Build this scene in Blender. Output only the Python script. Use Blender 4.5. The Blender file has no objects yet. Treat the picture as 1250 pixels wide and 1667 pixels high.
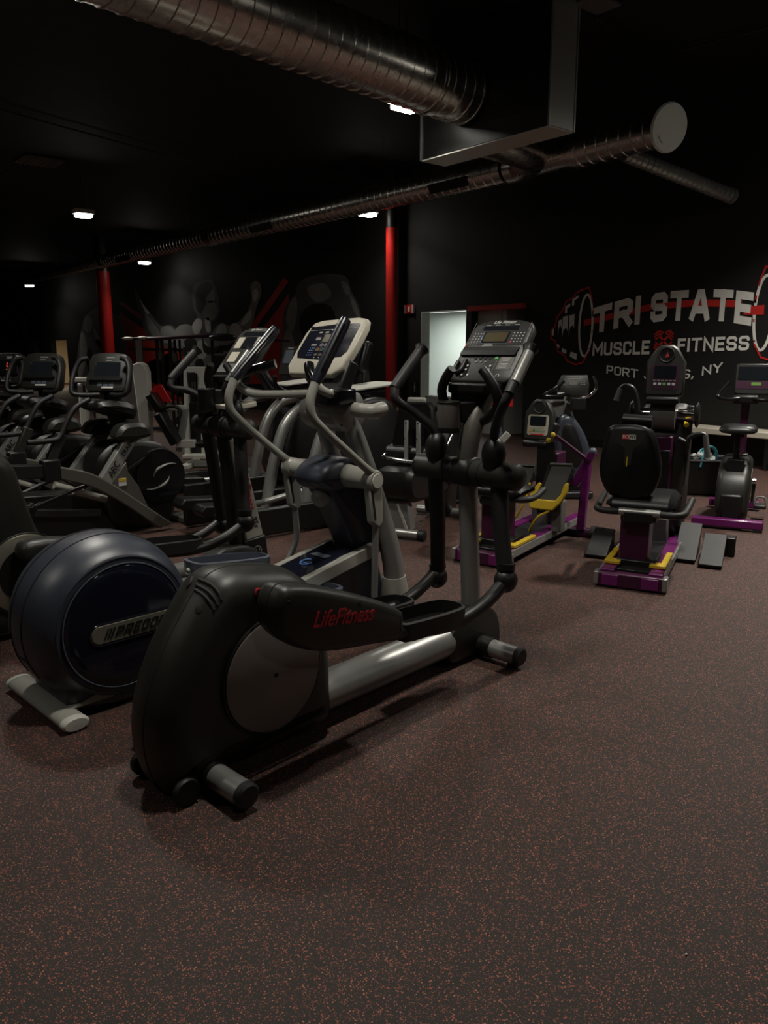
import bpy, bmesh, math, random
from mathutils import Vector, Matrix
random.seed(4)
SC = bpy.context.scene
COL = SC.collection
R = math.radians

# ------------------------------------------------------------------ camera
CAM_H, FOC, PITCH, YAW = 1.45, 1252.0, R(11.77), R(39.5)
cam_d = bpy.data.cameras.new('camera')
cam = bpy.data.objects.new('camera', cam_d)
COL.objects.link(cam)
cam.location = (0, 0, CAM_H)
cam.rotation_euler = (R(90) - PITCH, 0, -YAW)
cam_d.sensor_fit = 'HORIZONTAL'
cam_d.sensor_width = 36.0
cam_d.lens = 36.0 * FOC / 1250.0
cam_d.clip_start = 0.05
cam_d.clip_end = 200
SC.camera = cam

# ------------------------------------------------------------------ exposure and world
SC.view_settings.view_transform = 'Standard'
SC.view_settings.look = 'None'
SC.view_settings.gamma = 1.0
SC.view_settings.use_curve_mapping = False
SC.view_settings.exposure = 0.0
world = bpy.data.worlds.new('world')
SC.world = world
world.use_nodes = True
world.node_tree.nodes['Background'].inputs[0].default_value = (0.004, 0.004, 0.004, 1)
world.node_tree.nodes['Background'].inputs[1].default_value = 0.1

LAMP_Z = 3.95
LAMP_W = 42.0
# (x, y, strength): the lamps in view, then the rest of the hall's lamps
LAMPS_SEEN = [(5.66, 6.5, .9), (5.30, 15.2, 1.2), (9.30, 11.75, .22), (9.30, 22.0, .28), (9.0, 32.3, .14)]
LAMPS_NEAR = [(1.7, 2.2, .7), (1.7, 5.3, .9), (1.7, -2.2, .28), (5.55, 2.2, 1.8), (5.55, -2.2, .35), (8.5, 3.2, 2.0), (-2.1, 4.4, .35), (1.7, 10.9, 1.5), (1.7, 15.2, 1.2)]

def area(name, loc, size, power, color=(1, .95, .86), rot=(0, 0, 0), spread=180, size_y=None):
    l = bpy.data.lights.new(name, 'AREA')
    l.energy = power
    l.color = color
    l.size = size
    if size_y:
        l.shape = 'RECTANGLE'
        l.size_y = size_y
    l.spread = R(spread)
    o = bpy.data.objects.new(name, l)
    COL.objects.link(o)
    o.location = loc
    o.rotation_euler = rot
    return o

for x, y, k in LAMPS_SEEN + LAMPS_NEAR:
    area('lamp_light', (x, y, LAMP_Z - 0.08), .34, LAMP_W * k, spread=125, size_y=.2)

# ------------------------------------------------------------------ projection helpers (camera pixel -> point on a real plane)
_cp, _sp = math.cos(PITCH), math.sin(PITCH)
_fw = Vector((math.sin(YAW) * _cp, math.cos(YAW) * _cp, -_sp))
_rt = Vector((math.cos(YAW), -math.sin(YAW), 0))
_up = _rt.cross(_fw)
_C = Vector((0, 0, CAM_H))

def ray(x, y):
    return (_fw * FOC + _rt * (x - 625) + _up * (833.5 - y)).normalized()

class Frame:
    """Local frame of one thing: x along its length, y across it, z up."""
    def __init__(s, x, y, deg):
        s.o = Vector((x, y, 0)); s.a = R(deg)
        s.l = Vector((math.cos(s.a), math.sin(s.a), 0)); s.w = Vector((-math.sin(s.a), math.cos(s.a), 0))
    def loc(s, p):
        q = p - s.o
        return Vector((q.dot(s.l), q.dot(s.w), q.z))
    def w_(s, x, y, w):
        d = ray(x, y); t = (w - (_C - s.o).dot(s.w)) / d.dot(s.w)
        return s.loc(_C + d * t)
    def l_(s, x, y, l):
        d = ray(x, y); t = (l - (_C - s.o).dot(s.l)) / d.dot(s.l)
        return s.loc(_C + d * t)
    def z_(s, x, y, z):
        d = ray(x, y); t = (z - CAM_H) / d.z
        return s.loc(_C + d * t)
    def lz(s, pts, w):
        r = []
        for x, y in pts:
            p = s.w_(x, y, w); r.append((p.x, p.z))
        return r
    def ray_local(s, x, y):
        d = ray(x, y)
        return s.loc(_C), Vector((d.dot(s.l), d.dot(s.w), d.z))

# ------------------------------------------------------------------ materials
def mat(name, col, rough=.5, metal=0.0, bump=0.0, bscale=200, var=0.0, coat=0.0, spec=.5):
    m = bpy.data.materials.new(name)
    m.use_nodes = True
    nt = m.node_tree
    b = nt.nodes['Principled BSDF']
    b.inputs['Base Color'].default_value = (*col, 1)
    b.inputs['Roughness'].default_value = rough
    b.inputs['Metallic'].default_value = metal
    b.inputs['Specular IOR Level'].default_value = spec
    b.inputs['Coat Weight'].default_value = coat
    tc = nt.nodes.new('ShaderNodeTexCoord')
    nz = nt.nodes.new('ShaderNodeTexNoise')
    nz.inputs['Scale'].default_value = 9
    nz.inputs['Detail'].default_value = 5
    nt.links.new(tc.outputs['Object'], nz.inputs['Vector'])
    mr = nt.nodes.new('ShaderNodeMapRange')
    mr.inputs['To Min'].default_value = max(0, rough - .07)
    mr.inputs['To Max'].default_value = min(1, rough + .07)
    nt.links.new(nz.outputs['Fac'], mr.inputs['Value'])
    nt.links.new(mr.outputs['Result'], b.inputs['Roughness'])
    if var:
        mx = nt.nodes.new('ShaderNodeMix')
        mx.data_type = 'RGBA'
        mx.inputs['A'].default_value = (*[c * (1 - var) for c in col], 1)
        mx.inputs['B'].default_value = (*[min(1, c * (1 + var)) for c in col], 1)
        nt.links.new(nz.outputs['Fac'], mx.inputs['Factor'])
        nt.links.new(mx.outputs['Result'], b.inputs['Base Color'])
    if bump:
        n2 = nt.nodes.new('ShaderNodeTexNoise')
        n2.inputs['Scale'].default_value = bscale
        nt.links.new(tc.outputs['Object'], n2.inputs['Vector'])
        bp = nt.nodes.new('ShaderNodeBump')
        bp.inputs['Strength'].default_value = bump
        bp.inputs['Distance'].default_value = .002
        nt.links.new(n2.outputs['Fac'], bp.inputs['Height'])
        nt.links.new(bp.outputs['Normal'], b.inputs['Normal'])
    return m

def glow(name, col, power):
    m = bpy.data.materials.new(name)
    m.use_nodes = True
    b = m.node_tree.nodes['Principled BSDF']
    b.inputs['Base Color'].default_value = (*col, 1)
    b.inputs['Emission Color'].default_value = (*col, 1)
    b.inputs['Emission Strength'].default_value = power
    return m

M = dict(
    black=mat('black_plastic', (.006, .006, .0055), .40, bump=.25, bscale=500),
    shell=mat('shell_plastic', (.0165, .017, .014), .41, bump=.2, bscale=600, var=.12),
    gloss=mat('gloss_black', (.008, .008, .009), .16),
    rubber=mat('black_rubber', (.007, .007, .007), .55, bump=.3, bscale=300),
    dark=mat('dark_metal', (.022, .022, .023), .34, .3),
    deep=mat('recess_black', (.003, .003, .003), .7),
    grey=mat('grey_plastic', (.12, .115, .11), .5),
    disc=mat('grey_disc', (.165, .142, .128), .42, .15),
    silver=mat('silver_paint', (.26, .26, .245), .34, .35),
    tubes=mat('brushed_silver', (.30, .30, .285), .36, .6, var=.1),
    cupmetal=mat('cup_metal', (.20, .185, .17), .38, .4),
    chrome=mat('chrome', (.62, .62, .6), .14, 1.0),
    steel=mat('galvanised_steel', (.62, .59, .55), .27, 1.0, var=.2),
    pale=mat('pale_grey_paint', (.30, .295, .26), .42),
    white=mat('white_paint', (.50, .50, .45), .45),
    beige=mat('warm_white_plastic', (.52, .49, .40), .38),
    navy=mat('navy_plastic', (.036, .042, .060), .39, spec=.75, bump=.15, bscale=500),
    blue=mat('blue_grey_plastic', (.075, .088, .115), .42),
    gripnavy=mat('grip_navy', (.010, .012, .020), .3),
    navygloss=mat('navy_gloss', (.008, .009, .018), .12, coat=.5),
    nameplate=mat('nameplate_silver', (.30, .285, .225), .30, .6),
    bronze=mat('bronze_frame', (.105, .098, .085), .42, .35),
    purple=mat('purple_paint', (.115, .005, .092), .36, coat=.3),
    maroon=mat('dark_purple', (.04, .003, .025), .4),
    yellow=mat('yellow_plastic', (.52, .35, .012), .45),
    red=mat('red_paint', (.46, .014, .010), .4),
    redink=mat('red_ink', (.50, .02, .03), .5),
    whiteink=mat('white_ink', (.55, .55, .52), .5),
    greyink=mat('grey_ink', (.20, .20, .19), .5),
    blackink=mat('black_ink', (.006, .006, .006), .5),
    screen=mat('screen_glass', (.012, .014, .018), .12),
    lcd=mat('lcd_olive', (.075, .06, .028), .25),
    lcdgreen=glow('lcd_green', (.10, .22, .03), .25),
    blueink=mat('blue_ink', (.06, .16, .42), .5),
    greenink=mat('green_ink', (.08, .42, .10), .5),
    orangeink=mat('orange_ink', (.55, .22, .05), .5),
    tealink=mat('teal_ink', (.05, .32, .27), .5),
    digits=glow('red_digits', (1.0, .10, .03), .55),
    vinyl=mat('black_vinyl', (.0035, .0035, .0038), .38, spec=.35, bump=.2, bscale=60),
    redvinyl=mat('red_vinyl', (.55, .012, .014), .4),
    greybelt=mat('ribbed_tread', (.045, .045, .042), .6),
    wallpaint=mat('black_wall_paint', (.0055, .0057, .005), .7, bump=.3, bscale=40, var=.25),
    ceil=mat('black_ceiling_paint', (.0018, .0018, .0018), .75, var=.3),
    recessred=mat('recess_dark_red', (.03, .003, .003), .6),
    roomwhite=mat('white_room_paint', (.62, .66, .62), .7),
    roomcream=mat('cream_room_paint', (.62, .52, .36), .7),
    signwhite=mat('sign_white_paint', (.78, .78, .73), .6, var=.12),
    signred=mat('sign_red_paint', (.55, .025, .02), .55),
    muralred=mat('mural_red_paint', (.42, .03, .016), .6, var=.25),
    wood=mat('pale_wood', (.50, .46, .38), .5, var=.15),
    teal=mat('teal_strap', (.02, .16, .19), .5),
    clear=mat('clear_wrap', (.35, .37, .36), .1),
    lens=glow('lamp_lens', (1.0, .95, .84), 22.0),
    tube_lens=glow('fluorescent_panel', (.95, 1.0, .97), 1.6),
    sheet=mat('white_top', (.48, .48, .43), .5),
)

# ------------------------------------------------------------------ mesh building
def catmull(pts, n=5, closed=False):
    P = [Vector(p) for p in pts]
    if len(P) < 3:
        return P
    out = []
    m = len(P)
    rng = range(m) if closed else range(m - 1)
    for i in rng:
        p1, p2 = P[i], P[(i + 1) % m]
        p0 = P[i - 1] if (closed or i > 0) else p1 * 2 - p2
        p3 = P[(i + 2) % m] if (closed or i + 2 < m) else p2 * 2 - p1
        d01, d12, d23 = max((p1 - p0).length, 1e-5) ** .5, max((p2 - p1).length, 1e-5) ** .5, max((p3 - p2).length, 1e-5) ** .5
        m1 = (p2 - p1) + d12 * ((p1 - p0) / d01 - (p2 - p0) / (d01 + d12))
        m2 = (p2 - p1) + d12 * ((p3 - p2) / d23 - (p3 - p1) / (d12 + d23))
        for k in range(n):
            t = k / n
            out.append((2 * t**3 - 3 * t**2 + 1) * p1 + (t**3 - 2 * t**2 + t) * m1 + (-2 * t**3 + 3 * t**2) * p2 + (t**3 - t**2) * m2)
    if not closed:
        out.append(P[-1])
    return out

def inset2(poly, d):
    """2-D polygon moved inwards by d (rough, for smooth outlines)."""
    n = len(poly)
    A = sum(poly[i][0] * poly[(i + 1) % n][1] - poly[(i + 1) % n][0] * poly[i][1] for i in range(n))
    s = 1 if A > 0 else -1
    out = []
    for i in range(n):
        a, b, c = Vector(poly[i - 1]), Vector(poly[i]), Vector(poly[(i + 1) % n])
        e1, e2 = (b - a), (c - b)
        n1 = Vector((-e1.y, e1.x)) * s
        n2 = Vector((-e2.y, e2.x)) * s
        if n1.length > 1e-9: n1.normalize()
        if n2.length > 1e-9: n2.normalize()
        nn = n1 + n2
        if nn.length < 1e-6: nn = n1
        nn.normalize()
        k = 1 / max(.5, nn.dot(n1))
        out.append((b.x + nn.x * d * k, b.y + nn.y * d * k))
    return out

class MB:
    def __init__(s):
        s.bm = bmesh.new()
    def faces(s, rings, caps=True, closed=True):
        bm = s.bm
        V = [[bm.verts.new(p) for p in r] for r in rings]
        n = len(V[0])
        for a, b in zip(V, V[1:]):
            for i in range(n if closed else n - 1):
                j = (i + 1) % n
                try: bm.faces.new((a[i], a[j], b[j], b[i]))
                except ValueError: pass
        if caps:
            for r in (V[0][::-1], V[-1]):
                try: bm.faces.new(r)
                except ValueError: pass
        return s
    def box(s, c, d, rot=None):
        x, y, z = [v / 2 for v in d]
        m = rot.to_4x4() if rot else Matrix.Identity(4)
        P = [Vector(c) + (m @ Vector(q)) for q in ((-x, -y, -z), (x, -y, -z), (x, y, -z), (-x, y, -z), (-x, -y, z), (x, -y, z), (x, y, z), (-x, y, z))]
        return s.faces([P[:4], P[4:]])
    def bar(s, p, q, w, h, side=None):
        """Rectangular bar from p to q: w across, h the other way."""
        p, q = Vector(p), Vector(q)
        t = (q - p).normalized()
        sd = Vector(side) if side else Vector((0, 1, 0))
        u = (sd - t * sd.dot(t))
        if u.length < 1e-4: u = Vector((1, 0, 0)) - t * t.x
        u.normalize()
        v = t.cross(u)
        ring = lambda c: [c + u * (w / 2 * a) + v * (h / 2 * b) for a, b in ((-1, -1), (1, -1), (1, 1), (-1, 1))]
        return s.faces([ring(p), ring(q)])
    def tube(s, pts, r, n=12, smooth=5, flat=1.0, caps=True, closed=False):
        """Round (or flattened) sweep; r may be a list, one radius per given point."""
        P = [Vector(p) for p in pts]
        rr = list(r) if hasattr(r, '__len__') else [r] * len(P)
        if smooth > 1 and len(P) > 2:
            Q = catmull(P, smooth, closed)
            m = len(P)
            R2 = []
            for k in range(len(Q)):
                f = k / smooth; i = int(f); t = f - i
                R2.append(rr[i % m] * (1 - t) + rr[(i + 1) % m if closed else min(i + 1, m - 1)] * t)
            P, rr = Q, R2
        rings = []
        N = len(P)
        u = None
        for i in range(N):
            if closed: t = P[(i + 1) % N] - P[i - 1]
            else: t = P[min(i + 1, N - 1)] - P[max(i - 1, 0)]
            if t.length < 1e-9: t = Vector((0, 0, 1))
            t.normalize()
            if u is None:
                u = Vector((0, 1, 0)) if abs(t.y) < .9 else Vector((1, 0, 0))
            u = u - t * u.dot(t)
            if u.length < 1e-6: u = Vector((1, 0, 0)) - t * t.x
            u.normalize()
            v = t.cross(u)
            rings.append([P[i] + (u * math.cos(2 * math.pi * k / n) * flat + v * math.sin(2 * math.pi * k / n)) * rr[i] for k in range(n)])
        if closed: rings.append([p.copy() for p in rings[0]])
        return s.faces(rings, caps=caps and not closed)
    def prism(s, poly, a, b):
        """Outline in (length, height), extruded across from y=a to y=b."""
        return s.faces([[Vector((x, a, z)) for x, z in poly], [Vector((x, b, z)) for x, z in poly]])
    def puff(s, poly, layers, smooth=4):
        """Soft-sided shell: outline in (length, height), one inset copy per (across, inset) layer."""
        if smooth > 1:
            poly = [(p.x, p.y) for p in catmull([Vector((x, z, 0)) for x, z in poly], smooth, True)]
        return s.faces([[Vector((x, w, z)) for x, z in (inset2(poly, d) if d else poly)] for w, d in layers])
    def slab(s, poly, O, U, V, t, inset=0.0, layers=None):
        """Flat outline (u, v) in the plane O,U,V, thickened by t against the normal, optional rounded rim."""
        U, V, O = Vector(U).normalized(), Vector(V).normalized(), Vector(O)
        N = U.cross(V)
        L = layers or ([(0, inset), (inset, 0), (t, 0)] if inset else [(0, 0), (t, 0)])
        return s.faces([[O + U * u + V * v - N * h for u, v in (inset2(poly, d) if d else poly)] for h, d in L])
    def lathe(s, prof, O, A, n=32, caps=True):
        """Profile of (radius, height along the axis A)."""
        A = Vector(A).normalized(); O = Vector(O)
        u = Vector((0, 0, 1)) if abs(A.z) < .9 else Vector((1, 0, 0))
        u = (u - A * u.dot(A)).normalized(); v = A.cross(u)
        return s.faces([[O + A * h + (u * math.cos(2 * math.pi * k / n) + v * math.sin(2 * math.pi * k / n)) * max(r, 1e-4) for k in range(n)] for r, h in prof], caps=caps)
    def ell(s, c, rad, n=16, m=10):
        c = Vector(c)
        rings = []
        for j in range(m + 1):
            ph = -math.pi / 2 + math.pi * j / m
            ph = max(-math.pi / 2 + .02, min(math.pi / 2 - .02, ph))
            rings.append([c + Vector((rad[0] * math.cos(ph) * math.cos(2 * math.pi * k / n), rad[1] * math.cos(ph) * math.sin(2 * math.pi * k / n), rad[2] * math.sin(ph))) for k in range(n)])
        return s.faces(rings)

def rrect(w, h, r, n=4):
    """Rounded rectangle outline centred on 0."""
    out = []
    for cx, cy, a0 in ((w / 2 - r, h / 2 - r, 0), (-w / 2 + r, h / 2 - r, 90), (-w / 2 + r, -h / 2 + r, 180), (w / 2 - r, -h / 2 + r, 270)):
        for k in range(n + 1):
            a = R(a0 + 90 * k / n)
            out.append((cx + r * math.cos(a), cy + r * math.sin(a)))
    return out

def finish(name, bm, m, parent=None, bevel=0.0, angle=38, label=None, seg=2):
    bmesh.ops.recalc_face_normals(bm, faces=bm.faces)
    for f in bm.faces: f.smooth = True
    lim = R(angle)
    for e in bm.edges:
        if len(e.link_faces) == 2 and e.calc_face_angle(0) > lim: e.smooth = False
    me = bpy.data.meshes.new(name)
    bm.to_mesh(me); bm.free()
    me.materials.append(m)
    o = bpy.data.objects.new(name, me)
    COL.objects.link(o)
    if parent is not None: o.parent = parent
    if bevel:
        b = o.modifiers.new('bevel', 'BEVEL')
        b.width = bevel; b.segments = seg; b.limit_method = 'ANGLE'; b.angle_limit = R(45)
    if label: o['label'] = label
    return o

def part(name, mb, m, parent, bevel=0.0, label=None, angle=38):
    return finish(name, mb.bm, m if not isinstance(m, str) else M[m], parent, bevel, angle, label)

def thing(name, label, cat, frame=None, loc=None, group=None):
    o = bpy.data.objects.new(name, None)
    COL.objects.link(o)
    o.empty_display_size = .1
    if frame is not None:
        o.location = frame.o; o.rotation_euler = (0, 0, frame.a)
    elif loc is not None:
        o.location = loc
    o['label'] = label; o['category'] = cat
    if group: o['group'] = group
    return o

def tag(o, label, cat, group=None):
    o['label'] = label; o['category'] = cat
    if group: o['group'] = group
    return o

def structure(name, mb, m, bevel=0.0):
    o = part(name, mb, m, None, bevel)
    o['kind'] = 'structure'
    return o

def lettering(name, s, parent, m, O, U, V, h, shear=0.0, bold=0.0, ex=.0012, width=None, align='CENTER', label=None, space=1.0):
    """Raised writing: O is the middle of the line, U runs along it, V up; h is the capital height."""
    cu = bpy.data.curves.new(name, 'FONT')
    cu.body = s; cu.align_x = align; cu.align_y = 'CENTER'
    cu.shear = shear; cu.offset = bold; cu.extrude = .5; cu.space_character = space
    cu.resolution_u = 3
    t = bpy.data.objects.new(name, cu)
    COL.objects.link(t)
    bpy.context.view_layer.update()
    me = bpy.data.meshes.new_from_object(t.evaluated_get(bpy.context.evaluated_depsgraph_get()))
    bpy.data.objects.remove(t); bpy.data.curves.remove(cu)
    U, V, O = Vector(U).normalized(), Vector(V).normalized(), Vector(O)
    N = U.cross(V)
    k = h / .69
    ku = k
    if width:
        xs = [v.co.x for v in me.vertices]
        ku = width / max(1e-6, max(xs) - min(xs))
    for v in me.vertices:
        c = v.co.copy()
        v.co = O + U * (c.x * ku) + V * (c.y * k) + N * (ex if c.z > 0 else -.0004)
    me.materials.clear(); me.materials.append(m if not isinstance(m, str) else M[m])
    o = bpy.data.objects.new(name, me)
    COL.objects.link(o)
    if parent is not None: o.parent = parent
    if label: o['label'] = label
    return o

# block capitals (stroke outlines) for painted and moulded names
GLYPH = {
    'T': (.72, [[(0, 1), (.72, 1)], [(.36, 1), (.36, 0)]]),
    'R': (.68, [[(0, 0), (0, 1), (.55, 1), (.68, .88), (.68, .6), (.55, .48), (0, .48)], [(.36, .48), (.68, 0)]]),
    'I': (.0, [[(0, 0), (0, 1)]]),
    'S': (.66, [[(.66, .82), (.66, .88), (.54, 1), (.12, 1), (0, .88), (0, .64), (.12, .52), (.54, .48), (.66, .36), (.66, .12), (.54, 0), (.12, 0), (0, .12), (0, .18)]]),
    'A': (.76, [[(0, 0), (.3, 1), (.46, 1), (.76, 0)], [(.12, .3), (.64, .3)]]),
    'E': (.58, [[(.58, 1), (0, 1), (0, 0), (.58, 0)], [(0, .5), (.5, .5)]]),
    'M': (.9, [[(0, 0), (0, 1), (.45, .32), (.9, 1), (.9, 0)]]),
    'U': (.66, [[(0, 1), (0, .12), (.12, 0), (.54, 0), (.66, .12), (.66, 1)]]),
    'C': (.64, [[(.64, .76), (.64, .88), (.52, 1), (.12, 1), (0, .88), (0, .12), (.12, 0), (.52, 0), (.64, .12), (.64, .24)]]),
    'L': (.54, [[(0, 1), (0, 0), (.54, 0)]]),
    'F': (.56, [[(.56, 1), (0, 1), (0, 0)], [(0, .5), (.48, .5)]]),
    'N': (.7, [[(0, 0), (0, 1), (.7, 0), (.7, 1)]]),
    'P': (.64, [[(0, 0), (0, 1), (.52, 1), (.64, .88), (.64, .56), (.52, .44), (0, .44)]]),
    'O': (.68, [[(.12, 0), (0, .12), (0, .88), (.12, 1), (.56, 1), (.68, .88), (.68, .12), (.56, 0), (.12, 0), (0, .12)]]),
    'J': (.5, [[(.5, 1), (.5, .12), (.38, 0), (.12, 0), (0, .14)]]),
    'V': (.7, [[(0, 1), (.35, 0), (.7, 1)]]),
    'Y': (.7, [[(0, 1), (.35, .45), (.7, 1)], [(.35, .45), (.35, 0)]]),
    ',': (.0, [[(.04, .02), (-.04, -.2)]]),
    '/': (.0, [[(0, 0), (0, 1)]]),
}

def glyph_strokes(s, stroke, gap):
    x = 0.0; out = []
    for ch in s:
        if ch == ' ':
            x += .45; continue
        w, ss = GLYPH[ch]
        out.append((ch, x + stroke / 2, w, ss))
        x += w + stroke + gap
    return out, x - gap

def block_letters(mb, s, place, stroke=.2, gap=.13, t=.004, normal=Vector((0, 0, 1))):
    """place(u, v) -> point, u over the whole word 0..1, v 0..1 over the capital height."""
    G, total = glyph_strokes(s, stroke, gap)
    k = stroke / 2
    cnt = 0
    for ch, x0, w, ss in G:
        for line in ss:
            L = [Vector((x0 + a, k + b * (1 - stroke), 0)) for a, b in line]
            left, right = [], []
            n = len(L)
            for i in range(n):
                d1 = (L[i] - L[i - 1]).normalized() if i else (L[1] - L[0]).normalized()
                d2 = (L[i + 1] - L[i]).normalized() if i < n - 1 else d1
                n1, n2 = Vector((-d1.y, d1.x, 0)), Vector((-d2.y, d2.x, 0))
                m = (n1 + n2)
                m = m.normalized() if m.length > 1e-5 else n1
                kk = k / max(.45, m.dot(n1))
                c = L[i].copy()
                if i == 0: c -= d1 * k
                if i == n - 1: c += d1 * k
                left.append(c + m * kk); right.append(c - m * kk)
            for i in range(n - 1):
                q = [left[i], left[i + 1], right[i + 1], right[i]]
                P = [place(p.x / total, p.y) for p in q]
                cnt += 1
                mb.faces([P, [p + normal * (t + .00035 * (cnt % 7)) for p in P]])
    return mb
# ================================================================== the room
WX = 10.12            # painted wall with the sign and the mural
YN, YF, XL, ZC = -5.0, 42.0, -5.0, 4.75

def floor_material():
    m = bpy.data.materials.new('speckled_rubber_floor')
    m.use_nodes = True
    nt = m.node_tree; N = nt.nodes; L = nt.links
    b = N['Principled BSDF']
    tc = N.new('ShaderNodeTexCoord')
    def vor(scale, feat='F1'):
        v = N.new('ShaderNodeTexVoronoi'); v.inputs['Scale'].default_value = scale; v.feature = feat
        L.new(tc.outputs['Object'], v.inputs['Vector']); return v
    def math_(op, a, bb=None, c=None):
        n = N.new('ShaderNodeMath'); n.operation = op
        for i, q in enumerate((a, bb, c)):
            if q is None: continue
            if isinstance(q, (int, float)): n.inputs[i].default_value = q
            else: L.new(q, n.inputs[i])
        return n.outputs[0]
    def speck(scale, density, size):
        v = vor(scale)
        sep = N.new('ShaderNodeSeparateColor'); L.new(v.outputs['Color'], sep.inputs['Color'])
        on = math_('LESS_THAN', sep.outputs['Red'], density)
        sz = math_('MULTIPLY', sep.outputs['Green'], size)
        near = math_('LESS_THAN', v.outputs['Distance'], math_('ADD', sz, size * .35))
        return math_('MULTIPLY', on, near), sep.outputs['Blue']
    s1, t1 = speck(185, .34, .33)
    s2, t2 = speck(290, .30, .38)
    s3, t3 = speck(430, .22, .42)
    big = N.new('ShaderNodeTexNoise'); big.inputs['Scale'].default_value = .8; big.inputs['Detail'].default_value = 4
    L.new(tc.outputs['Object'], big.inputs['Vector'])
    grain = N.new('ShaderNodeTexNoise'); grain.inputs['Scale'].default_value = 320
    L.new(tc.outputs['Object'], grain.inputs['Vector'])
    base = N.new('ShaderNodeMix'); base.data_type = 'RGBA'
    base.inputs['A'].default_value = (.019, .0165, .0145, 1); base.inputs['B'].default_value = (.037, .032, .028, 1)
    L.new(math_('MULTIPLY_ADD', grain.outputs['Fac'], .7, math_('MULTIPLY', big.outputs['Fac'], .3)), base.inputs['Factor'])
    def over(prev, fac, tone, c1, c2):
        c = N.new('ShaderNodeMix'); c.data_type = 'RGBA'
        c.inputs['A'].default_value = (*c1, 1); c.inputs['B'].default_value = (*c2, 1); L.new(tone, c.inputs['Factor'])
        o = N.new('ShaderNodeMix'); o.data_type = 'RGBA'
        L.new(fac, o.inputs['Factor']); L.new(prev, o.inputs['A']); L.new(c.outputs['Result'], o.inputs['B'])
        return o.outputs['Result']
    c = over(base.outputs['Result'], s3, t3, (.16, .05, .04), (.20, .08, .055))
    c = over(c, s2, t2, (.30, .07, .05), (.36, .14, .09))
    c = over(c, s1, t1, (.42, .10, .065), (.46, .19, .12))
    L.new(c, b.inputs['Base Color'])
    b.inputs['Roughness'].default_value = .62
    b.inputs['Specular IOR Level'].default_value = .25
    bp = N.new('ShaderNodeBump'); bp.inputs['Strength'].default_value = .35; bp.inputs['Distance'].default_value = .002
    L.new(grain.outputs['Fac'], bp.inputs['Height']); L.new(bp.outputs['Normal'], b.inputs['Normal'])
    return m

structure('floor', MB().box(((XL + 15) / 2, (YN + YF) / 2, -.05), (15 - XL, YF - YN, .1)), floor_material())
structure('ceiling', MB().box(((XL + WX + .2) / 2, (YN + YF) / 2, ZC + .05), (WX + .2 - XL, YF - YN, .1)), M['ceil'])
structure('wall_left', MB().box((XL - .05, (YN + YF) / 2, ZC / 2), (.1, YF - YN, ZC)), M['wallpaint'])
structure('wall_near', MB().box(((XL + WX) / 2, YN - .05, ZC / 2), (WX - XL + .3, .1, ZC)), M['wallpaint'])
structure('wall_far', MB().box(((XL + WX) / 2, YF + .05, ZC / 2), (WX - XL + .3, .1, ZC)), M['wallpaint'])

def wall_piece(mb, y0, y1, z0, z1, x0=WX, t=.2):
    return mb.box((x0 + t / 2, (y0 + y1) / 2, (z0 + z1) / 2), (t, y1 - y0, z1 - z0))
D1 = (9.96, 11.16, 0, 2.19); NI = (8.60, 9.84, 0, 2.23); D2 = (32.0, 34.0, 0, 1.9)
w = MB()
wall_piece(w, YN, NI[0], 0, ZC); wall_piece(w, NI[0], NI[1], NI[3], ZC); wall_piece(w, NI[1], D1[0], 0, ZC)
wall_piece(w, D1[0], D1[1], D1[3], ZC); wall_piece(w, D1[1], D2[0], 0, ZC)
wall_piece(w, D2[0], D2[1], D2[3], ZC); wall_piece(w, D2[1], YF, 0, ZC)
structure('wall_right', w, M['wallpaint'])

# white lit room behind the doorway
def side_room(nm, y0, y1, depth, h, m, ym):
    b = MB(); x0 = WX + .2; x1 = x0 + depth
    b.box((x1 + .05, (y0 + y1) / 2, h / 2), (.1, y1 - y0 + .2, h))
    b.box(((x0 + x1) / 2, y0 - .05, h / 2), (depth, .1, h)); b.box(((x0 + x1) / 2, y1 + .05, h / 2), (depth, .1, h))
    b.box(((x0 + x1) / 2, (y0 + y1) / 2, h + .05), (depth + .2, y1 - y0 + .2, .1))
    b.box((x0 - .02, (y0 + ym[0]) / 2 - .02, h / 2), (.03, ym[0] - y0 - .04, h)); b.box((x0 - .02, (ym[1] + y1) / 2 + .02, h / 2), (.03, y1 - ym[1] - .04, h))
    return structure(nm, b, m)
side_room('wall_doorway_room', 9.3, 14.6, 2.3, 2.36, M['roomwhite'], (9.96, 11.16))
side_room('wall_far_doorway_room', 31.2, 38.5, 2.3, 2.3, M['roomcream'], (32.0, 34.0))
area('office_light', (11.3, 12.2, 2.28), .9, 70, (.93, 1, .95))
area('far_office_light', (11.2, 34.5, 2.2), 1.0, 75, (1, .84, .60))
p = thing('ceiling_light_panel', 'bright fluorescent panel in the ceiling of the white room past the open doorway', 'ceiling light', loc=(11.95, 12.6, 2.33))
part('frame', MB().box((0, 0, .01), (.66, 1.26, .03)), 'white', p); part('diffuser', MB().box((0, 0, -.012), (.6, 1.2, .02)), 'tube_lens', p)
# door frame trims
fr = MB()
fr.box((WX + .1, D1[1] - .006, D1[3] / 2), (.21, .012, D1[3]), None); fr.box((WX + .1, D1[0] + .006, D1[3] / 2), (.21, .012, D1[3])); fr.box((WX + .1, (D1[0] + D1[1]) / 2, D1[3] - .006), (.21, D1[1] - D1[0], .012))
structure('trim_1', fr, M['roomwhite'])
structure('baseboard_white_room', MB().box((WX + 2.49, 11.9, .05), (.02, 5.2, .1)), M['black'])
structure('baseboard_right', MB().box((WX - .01, 1.8, .06), (.02, 13.5, .12)), M['black'])
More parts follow.
